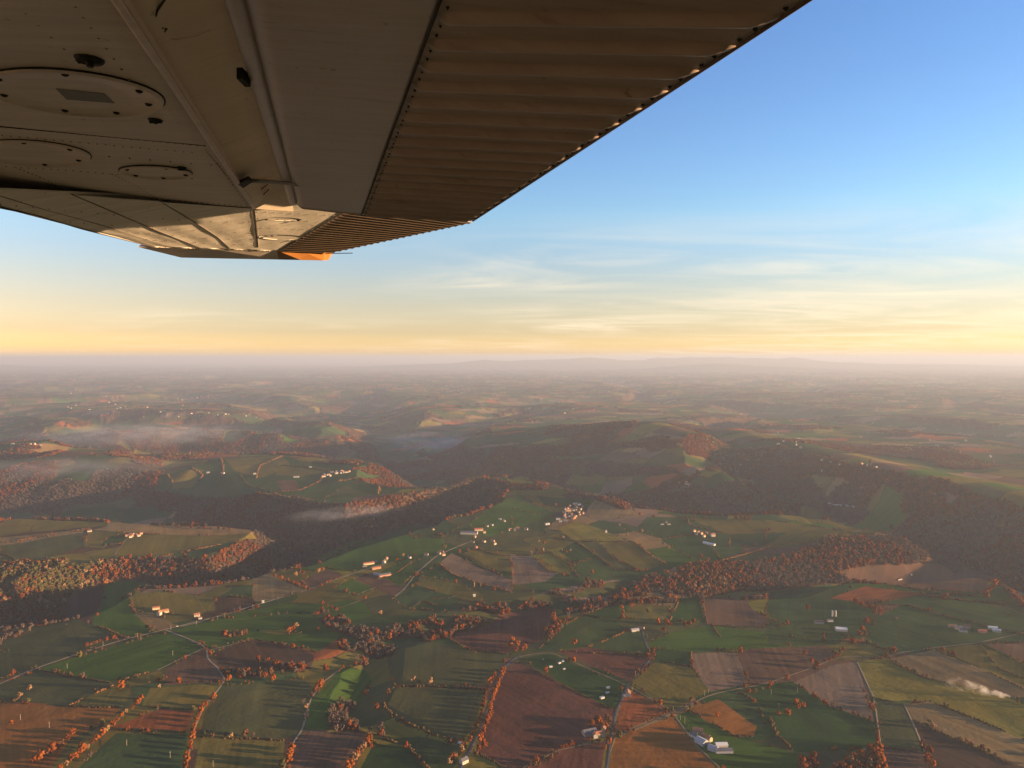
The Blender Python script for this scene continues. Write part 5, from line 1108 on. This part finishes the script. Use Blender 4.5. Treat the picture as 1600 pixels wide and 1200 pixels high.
def wz(u, v, z):                      # point on the sight line at height z above the eye
    d = ray(u, v); return d * (z / d[2])
def wplane(H, m, k):
    def f(u, v, dz=0.0):
        d = ray(u, v); return d * ((H + dz) / (d[2] - m * d[0] - k * d[1]))
    return f
INN = wplane(0.560, -0.036, 0.02)
def _h(m, k, u, v, Y):
    d = ray(u, v); return Y * (d[2] - m * d[0] - k * d[1]) / d[1]
OUTP = wplane(_h(0.18, -0.08, 250, 314.5, float(INN(250, 314.5)[1])), 0.18, -0.08)

def ext(P0, P1, f): return P0 + (P0 - P1) * f
def patch(name, A0, A1, B0, B1, na, nb, mat, parent=wing, thick=0.03, prof=None, up=None, smooth_sh=True):
    """skin between the lines A0-A1 and B0-B1, closed by a back face `thick` above it; prof(s, t) lowers the skin"""
    s = np.linspace(0, 1, na); t = np.linspace(0, 1, nb); S, T = np.meshgrid(s, t, indexing='ij')
    A = A0[None] + (A1 - A0)[None] * s[:, None]; Bq = B0[None] + (B1 - B0)[None] * s[:, None]
    P = A[:, None] * (1 - T[..., None]) + Bq[:, None] * T[..., None]
    if prof is not None: P[..., 2] -= prof(S, T)
    P2 = P.copy(); P2[..., 2] = (A[:, None] * (1 - T[..., None]) + Bq[:, None] * T[..., None])[..., 2] + (thick if up is None else up(S, T))
    n = na * nb; I = np.arange(n).reshape(na, nb)
    q = [np.stack([I[:-1,:-1], I[1:,:-1], I[1:,1:], I[:-1,1:]], -1).reshape(-1, 4)]; q.append(q[0][:, ::-1] + n)
    for e in (I[0], I[-1], I[:, 0], I[:, -1]):
        q.append(np.stack([e[:-1], e[1:], e[1:] + n, e[:-1] + n], -1))
    o = mesh_np(name, np.vstack([P.reshape(-1, 3), P2.reshape(-1, 3)]), np.vstack(q), mat, parent, smooth_sh=False)
    if smooth_sh:
        o.data.polygons.foreach_set('use_smooth', np.concatenate([np.ones(len(q[0]), bool), np.zeros(sum(len(x) for x in q[1:]), bool)]))
    return o, P

# main inner skin: from the leading edge (outside the frame) to the lip of the flap cove
c1a, c1b = INN(180, 0), INN(396, 326); c1n = ext(c1a, c1b, .45)
le_b = INN(-330, 271); le_n = c1n + (le_b - c1b)
dent = lambda S, T: 0.0018 * np.sin(S * 23) * np.sin(T * 9)
skin, _ = patch('lower_skin', le_n, le_b, c1n, c1b, 60, 30, WSKIN, prof=dent, up=lambda S, T: 0.17 * np.sqrt(np.clip(T + .02, 0, 1)) * (1 - .45 * T) + .012)
# outer tapered panel beyond the joint
oj0, oj1 = OUTP(-140, 286.6), OUTP(556, 321); ot0, ot1 = OUTP(243, 386.5), OUTP(432, 393)
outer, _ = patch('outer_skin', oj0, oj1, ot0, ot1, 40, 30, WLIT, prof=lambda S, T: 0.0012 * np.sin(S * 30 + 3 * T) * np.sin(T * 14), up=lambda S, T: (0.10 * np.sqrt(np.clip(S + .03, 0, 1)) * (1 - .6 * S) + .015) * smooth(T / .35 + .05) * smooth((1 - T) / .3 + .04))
# rounded leading edge of the outer panel
LEp = [((-30, 314.5), 0.0), ((-30, 318.5), .012), ((-30, 321.5), .045)]
ma, mb_ = OUTP(-140, 286.6), OUTP(243, 386.5)
nose = []
for k in range(9):
    a = k / 8 * math.pi * .62
    nose.append((0.075 * math.sin(a), 0.075 * (1 - math.cos(a))))
dirf = np.array([-.977, -.212, -.10]); vs = []
for s in np.linspace(0, 1, 30):
    b0 = ma + (mb_ - ma) * s; w_ = 1 - .25 * s
    for f_, z_ in nose: vs.append(b0 + dirf * f_ * w_ + np.array([0, 0, z_ * w_]))
I = np.arange(30 * 9).reshape(30, 9); qn = np.stack([I[:-1,:-1], I[1:,:-1], I[1:,1:], I[:-1,1:]], -1).reshape(-1, 4)
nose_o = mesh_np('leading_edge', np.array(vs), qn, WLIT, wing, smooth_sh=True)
sm_ = nose_o.modifiers.new('thickness', 'SOLIDIFY'); sm_.thickness = 0.004; sm_.offset = 1
# rib that closes the step between the two panels
m = MB()
for (u0, v0), (u1, v1) in (((-140, 286.6), (100, 303)), ((100, 303), (396, 326))):
    p, q, r, s = INN(u0, v0, .004), INN(u1, v1, .004), OUTP(u1, v1), OUTP(u0, v0)
    m.add([p, q, r, s, p + [0,.004,0], q + [0,.004,0], r + [0,.004,0], s + [0,.004,0]], [(0,1,2,3),(7,6,5,4)])
m.build('joint_rib', WSKIN, wing)

# cove above the flap: rises from the lip and runs on over the flap nose
v1a, v1b = INN(420, 0, .085), INN(470, 322, .10); v1n = ext(v1a, v1b, .45)
c1u = np.array([0, 0, .006])
cove, _ = patch('flap_cove', c1n + c1u, c1b + c1u, v1n, v1b, 40, 16, WCOVE, thick=.01, prof=lambda S, T: -0.05 * np.sin(np.pi * np.clip(T, 0, 1)) ** .8 * (1 - .25 * S))
# lip with its rolled edge
m = MB(); m.tube([c1n, c1a, c1b], .006, 8); m.build('cove_lip', WSKIN, wing, True)
# end rib of the cove
m = MB(); p = [INN(376, 291, .0), INN(396, 326, .0), INN(458, 330, .03), INN(448, 268, .10), INN(405, 262, .09)]
m.add(p + [q + np.array([0, .006, 0]) for q in p], [(0,1,2,3,4),(9,8,7,6,5)] + [(i, (i+1) % 5, (i+1) % 5 + 5, i + 5) for i in range(5)]); m.build('cove_rib', WCOVE, wing)

# flap: smooth nose panel and corrugated skin, hinged lower than the wing
flap = empty('flap', (0, 0, 0)); flap.parent = wing
f0a, f0b = wz(362, 0, .597), wz(459, 326, .655); h0a, h0b = wz(688, 0, .572), wz(565, 336, .640); t0a, t0b = wz(1262, 0, .50), wz(739, 345, .602)
f0n, h0n, t0n = ext(f0a, f0b, .42), ext(h0a, h0b, .42), ext(t0a, t0b, .42)
def nosep(S, T):   # round nose, and the round outboard corner
    return -0.045 * np.clip(1 - T / .16, 0, 1) ** 2.2 + .0012 * np.sin(S * 17) * np.sin(T * 7)
np_, _ = patch('nose_skin', f0n, f0b, h0n, h0b, 50, 36, WFLAP, flap, prof=nosep, up=lambda S, T: .06 * (1 - .5 * T))
m = MB(); m.tube([f0n + [0,0,.028], f0a + [0,0,.028], f0b + (f0a - f0b) * .03 + [0,0,.028]], .021, 10); m.build('nose_edge', WFLAP, flap, True)
NB = 27
def corr(S, T):
    x = (S * NB) % 1.0
    bead = smooth(1.5 - np.abs(x - .5) / .085)
    return .015 * bead * smooth(T / .03) * (1 - .96 * smooth((T - .93) / .065))
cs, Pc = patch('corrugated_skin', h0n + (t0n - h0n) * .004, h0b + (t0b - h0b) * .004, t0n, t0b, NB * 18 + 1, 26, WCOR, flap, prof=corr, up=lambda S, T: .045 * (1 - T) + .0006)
m = MB(); m.tube([h0n + [0,0,-.001], h0a + [0,0,-.001], h0b + [0,0,-.001]], .0028, 6); m.build('seam', WDARK, flap)
# the top of the wing runs on aft over the flap and keeps the cove dark
ua, ub = h0n + np.array([.12, 0, .105]), h0b + np.array([.12, .02, .105])
patch('upper_skin', v1n + [-.03, 0, .012], v1b + [-.03, .03, .012], ua, ub, 20, 10, WSKIN, thick=.01)
m = MB(); m.tube([t0n, t0a, t0b], .0042, 8); m.build('trailing_edge', WAIL, flap, True)  # dark tube added along the rim, its colour cancels the sunlit edge
# aileron beyond the flap
ail = empty('aileron', (0, 0, 0)); ail.parent = wing
a0, a1 = OUTP(558, 339.0, -.002), OUTP(435, 393.2, -.002); b0, b1 = OUTP(738, 347.8, -.012), OUTP(517, 395, -.012)
a0 = OUTP(556, 321, -.002)
NA = 22
def corr2(S, T):
    x = (S * NA) % 1.0
    return .005 * np.exp(-((x - .5) / .14) ** 2) * smooth(T / .04)
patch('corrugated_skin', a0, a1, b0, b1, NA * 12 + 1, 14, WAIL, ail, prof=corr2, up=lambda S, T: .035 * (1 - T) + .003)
# wingtip fairing
top = [(215, 388.5), (330, 391.5), (432, 393.6), (470, 394), (508, 394.5), (516, 396)]; bot = [(283, 402.5), (350, 404), (436, 405.6), (470, 406.3), (505, 407), (513, 406.5)]
yo = [OUTP(u, v)[1] for u, v in top]; yo[3:] = [yo[2] + .10, yo[2] + .22, yo[2] + .27]; yb = [yo[0] + .38, yo[1] + .30, yo[2] + .20, yo[3] + .05, yo[4] + .02, yo[5] + .02]
vt = [ray(u, v - 2.6) * ((y - .03) / ray(u, v - 2.6)[1]) for (u, v), y in zip(top, yo)]; vb = [ray(u, v) * (y / ray(u, v)[1]) for (u, v), y in zip(bot, yb)]
def tip(name, i0, i1, mat):
    m = MB(); a = vt[i0:i1 + 1]; b_ = vb[i0:i1 + 1]; n = len(a); up_ = np.array([.0, .12, .06])
    m.add(a + b_ + [p + up_ for p in a] + [p + up_ for p in b_], [(i, i+1, n+i+1, n+i) for i in range(n-1)] + [(3*n+i, 3*n+i+1, 2*n+i+1, 2*n+i) for i in range(n-1)] + [(i, 2*n+i, 2*n+i+1, i+1) for i in range(n-1)] + [(n+i, n+i+1, 3*n+i+1, 3*n+i) for i in range(n-1)] + [(0, n, 3*n, 2*n), (n-1, 3*n-1+n-n, 4*n-1, 2*n-1)] if False else
          [(i, i+1, n+i+1, n+i) for i in range(n-1)] + [(3*n+i, 3*n+i+1, 2*n+i+1, 2*n+i) for i in range(n-1)] + [(i, 2*n+i, 2*n+i+1, i+1) for i in range(n-1)] + [(n+i, n+i+1, 3*n+i+1, 3*n+i) for i in range(n-1)] + [(0, n, 3*n, 2*n), (n-1, 3*n-1, 4*n-1, 2*n-1)])
    return m.build(name, mat, wing)
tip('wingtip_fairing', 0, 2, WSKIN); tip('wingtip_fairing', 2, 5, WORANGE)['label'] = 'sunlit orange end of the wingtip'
m = MB(); m.tube([wz(508, 396, .61), wz(551, 395.5, .612)], .0022, 6); m.build('static_wick', WDARK, wing)

# ---- rivets, seams and access covers
def rivets(name, fn, lines, rad, parent, mat=WMETAL, dz=0.0):
    m = MB()
    for pts, n in lines:
        for u, v in along(pts, n):
            c = fn(u, v) + np.array([0, 0, dz]); k = 7; r = rad * RNG.uniform(.85, 1.15); h = rad * .55
            ring = [c + np.array([r * math.cos(2*math.pi*i/k), r * math.sin(2*math.pi*i/k), .0015]) for i in range(k)]
            rin = [c + np.array([.6*r * math.cos(2*math.pi*i/k), .6*r * math.sin(2*math.pi*i/k), -h]) for i in range(k)]
            m.add(ring + rin + [c - [0, 0, h * 1.25]], [(i, (i+1) % k, k + (i+1) % k, k + i) for i in range(k)] + [(k + i, k + (i+1) % k, 2 * k) for i in range(k)])
    o = m.build(name, mat, parent, True); o['kind'] = 'stuff'; return o
def uplines(*ls): return ls
inner_lines = [([(-60, 192), (320, 228)], 34), ([(10, 260), (110, 266), (176, 272), (300, 279)], 26), ([(25, 262), (70, 280), (105, 299)], 14), ([(176, 272), (215, 291), (250, 313)], 16), ([(0, 293), (395, 322.5)], 46),
               ([(190, 20), (395, 318)], 60), ([(322, 234), (388, 318)], 26), ([(118, 10), (250, 190)], 12), ([(40, 20), (120, 95)], 5), ([(-10, 210), (300, 238)], 24), ([(340, 255), (384, 318)], 14), ([(-20, 225), (150, 243), (330, 258)], 12)]
rivets('rivets', INN, inner_lines, .0036, wing)
outer_lines = [([(0, 306), (62, 325), (160, 352), (262, 385)], 90), ([(112, 303), (180, 332), (250, 362), (318, 389)], 80), ([(255, 317), (300, 344), (340, 370), (358, 388)], 60), ([(0, 325), (60, 337), (130, 358), (240, 386)], 90),
               ([(0, 319), (170, 335), (300, 345), (382, 347.5)], 16), ([(398, 328), (402, 350), (404, 386)], 30), ([(392, 328), (396, 350), (398, 386)], 22), ([(402, 331), (470, 334), (548, 338)], 12), ([(404, 341), (500, 346), (528, 347)], 9),
               ([(548, 341), (440, 391)], 26), ([(410, 356), (470, 358), (500, 359)], 8), ([(110, 347), (250, 357), (390, 364)], 14), ([(200, 362), (300, 370), (395, 376)], 12), ([(230, 374), (330, 380), (398, 383)], 12), ([(250, 386.5), (420, 391.5)], 20)]
rivets('rivets', OUTP, outer_lines, .0042, wing)
def on_flap(s, t):
    A = f0n; return (h0n + (h0b - h0n) * s) * (1 - t) + (t0n + (t0b - t0n) * s) * t
m = MB()
for i in range(NB):
    for off in (.18, .82):
        for t in (.972, .03):
            c = on_flap((i + off) / NB, t) - np.array([0, 0, .004]); r = .0046 if t > .5 else .0034; k = 7
            m.add([c + [r*math.cos(2*math.pi*j/k), r*math.sin(2*math.pi*j/k), .002] for j in range(k)] + [c - [0, 0, .003]], [(j, (j+1) % k, k) for j in range(k)])
m.build('rivets', WDARK, flap)['kind'] = 'stuff'
def strip(name, fn, pts, wd, mat, dz=-.0015, parent=wing):
    P = np.array([fn(u, v) for u, v in along(pts, 24)]); d = np.gradient(P, axis=0); d /= np.linalg.norm(d, axis=1)[:, None]
    n = np.cross(d, [0, 0, 1.0]); n /= np.linalg.norm(n, axis=1)[:, None]
    vs = np.stack([P - n * wd / 2 + [0, 0, dz], P + n * wd / 2 + [0, 0, dz], P + n * wd / 2 + [0, 0, .002], P - n * wd / 2 + [0, 0, .002]], 1).reshape(-1, 3); I = np.arange(len(P) * 4).reshape(-1, 4)
    q = np.vstack([np.stack([I[:-1, a], I[:-1, b], I[1:, b], I[1:, a]], -1) for a, b in ((0, 1), (1, 2), (2, 3), (3, 0))])
    return mesh_np(name, vs, q, mat, parent)
strip('seam', INN, [(-80, 190), (322, 227)], .0035, WDARK, -.0022); strip('seam', INN, [(-30, 294.5), (394, 325)], .003, WDARK, -.0022)
strip('seam', OUTP, [(112, 303.5), (180, 332.5), (250, 362.5), (318, 389)], .003, WDARK, -.0022); strip('seam', OUTP, [(255, 317.5), (300, 344.5), (340, 370.5), (359, 388)], .003, WDARK, -.0022); strip('seam', OUTP, [(397, 327), (403, 386)], .005, WDARK, -.0022)
strip('seam', OUTP, [(-20, 318), (60, 337.5), (130, 358.5), (242, 386.5)], .003, WDARK, -.0022)
strip('lap_strip', INN, [(176, -10), (393, 318)], .018, WSKIN, -.003)

def cover(fn, cu, cv, ru, rv, tilt, screws, label=None, placard=None, hollow=False):
    """oval access cover: raised rim, sunk plate, screws"""
    def pt(a, k, dz):
        x = ru * k * math.cos(a); y = rv * k * math.sin(a)
        return fn(cu + x, cv + y + x * tilt, 0) + np.array([0, 0, dz])
    N = 56; e_ = 1.0 if fn is INN else .10; prof = [(1.0, .001), (.992, -.0075 * e_), (.955, -.0085 * e_), (.945, -.0035 * e_), (.6, -.0030 * e_), (.02, -.0030 * e_)]
    vs = [pt(2*math.pi*i/N, k, dz) for k, dz in prof for i in range(N)]; fs = [(r*N+i, r*N+(i+1) % N, (r+1)*N+(i+1) % N, (r+1)*N+i) for r in range(len(prof)-1) for i in range(N)]
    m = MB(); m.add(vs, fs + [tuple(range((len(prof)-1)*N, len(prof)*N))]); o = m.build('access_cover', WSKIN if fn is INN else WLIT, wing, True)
    if label: o['label'] = label
    m = MB(); m.tube([pt(2*math.pi*i/N, 1.006, -.001 * e_) for i in range(N + 1)], .0022 if fn is INN else .0011, 5); m.build('gap', WDARK, o)
    for a in screws:
        p = pt(R(a), .84, -.003); m = MB(); m.tube([p, p - np.array([0, 0, .004])], [.009, .006], 10); m.tube([p - np.array([0,0,.0042]), p - np.array([0,0,.0052])], .0035, 6); m.build('screw', WDARK, o)
    if placard:
        m = MB(); q = [fn(u, v) + np.array([0, 0, -.0042]) for u, v in placard]; m.add(q + [p + np.array([0, 0, .0015]) for p in q], [(0,1,2,3),(7,6,5,4),(0,4,5,1),(1,5,6,2),(2,6,7,3),(3,7,4,0)]); m.build('placard', plain('grey_placard', (.16,.155,.15), rough=.5), o)
    return o
cover(INN, 112, 143, 145, 34, .105, [10, 55, 95, 150, 175, 200, 265, 330], 'large oval access cover with a grey placard', [(87, 136), (163, 144), (179, 159), (104, 153)])
cover(INN, 50, 238, 92, 19.5, .07, [20, 75, 140, 200, 260, 320], 'plain oval access cover'); cover(INN, 243, 268, 57, 9.5, .05, [10, 75, 130, 200, 290], 'small flat oval cover')
cover(OUTP, 441, 342.5, 30, 2.6, .03, [0, 180], 'narrow plate beside the aileron'); cover(OUTP, 441, 371, 38, 4.2, .03, [0, 60, 180, 240], 'small oval plate beside the aileron')
# drain, tie-down and fastener fittings
for u, v, sc in [(140, 92, 1.5), (243, 187, 1.0), (284, 262, .8)]:
    c = INN(u, v); m = MB(); m.tube([c + [0,0,.001], c - [0,0,.004*sc], c - [0,0,.006*sc]], [.02*sc, .017*sc, .004*sc], 12); m.tube([c - [0,0,.005], c - [0,0,.011*sc]], [.006*sc, .0045*sc], 8)
    m.tube([c - [.016*sc, 0, .007], c + [.016*sc, 0, -.007]], .0028, 6); m.build('drain_fitting', WDARK, wing)
# flap track, actuating rod, cable and bumper in the cove
m = MB(); p = [INN(372, 288, -.003), INN(380, 294, -.003), INN(394, 285, -.003), INN(388, 280, -.003)]; m.add(p + [q + np.array([0,0,.012]) for q in p], [(0,1,2,3),(7,6,5,4),(0,4,5,1),(1,5,6,2),(2,6,7,3),(3,7,4,0)]); m.build('track_slot', WDARK, wing)
m = MB(); m.tube([INN(386, 282, .01), INN(420, 284, .005), wz(455, 287, .640), wz(482, 293, .640)], [.008, .008, .006, .003], 8); m.tube([wz(482, 293, .6395), wz(524, 298, .6400)], [.0028, .0024], 6); m.build('flap_track', WRUB, wing, True)
m = MB(); m.tube([INN(u, v, .035) for u, v in [(418, 288), (408, 296), (400, 308), (404, 314), (412, 304), (420, 296)]], .0022, 6); m.build('cable_loop', WDARK, wing)
m = MB(); m.tube([INN(u, v, .03) for u, v in [(262, -8), (246, 16), (239, 38), (244, 54), (253, 54), (260, 45), (255, 42), (249, 49)]], .0022, 6); m.build('cable', WDARK, wing)
m = MB(); m.tube([INN(u, v, .03) for u, v in [(250, 56), (275, 62), (305, 57), (330, 47)]], .0012, 6); m.build('cable', WCOVE, wing)
m = MB(); c = wz(384, 128, .615); m.box(c[0]-.009, c[0]+.004, c[1]-.03, c[1]+.02, c[2]-.004, c[2]+.02); m.build('rubber_bumper', WDARK, wing)
m = MB(); m.tube([wz(u, v, .628) for u, v in [(412, 176), (420, 179), (427, 181)]], [.003, .0035, .001], 6); m.build('skin_crease', WRUB, flap)
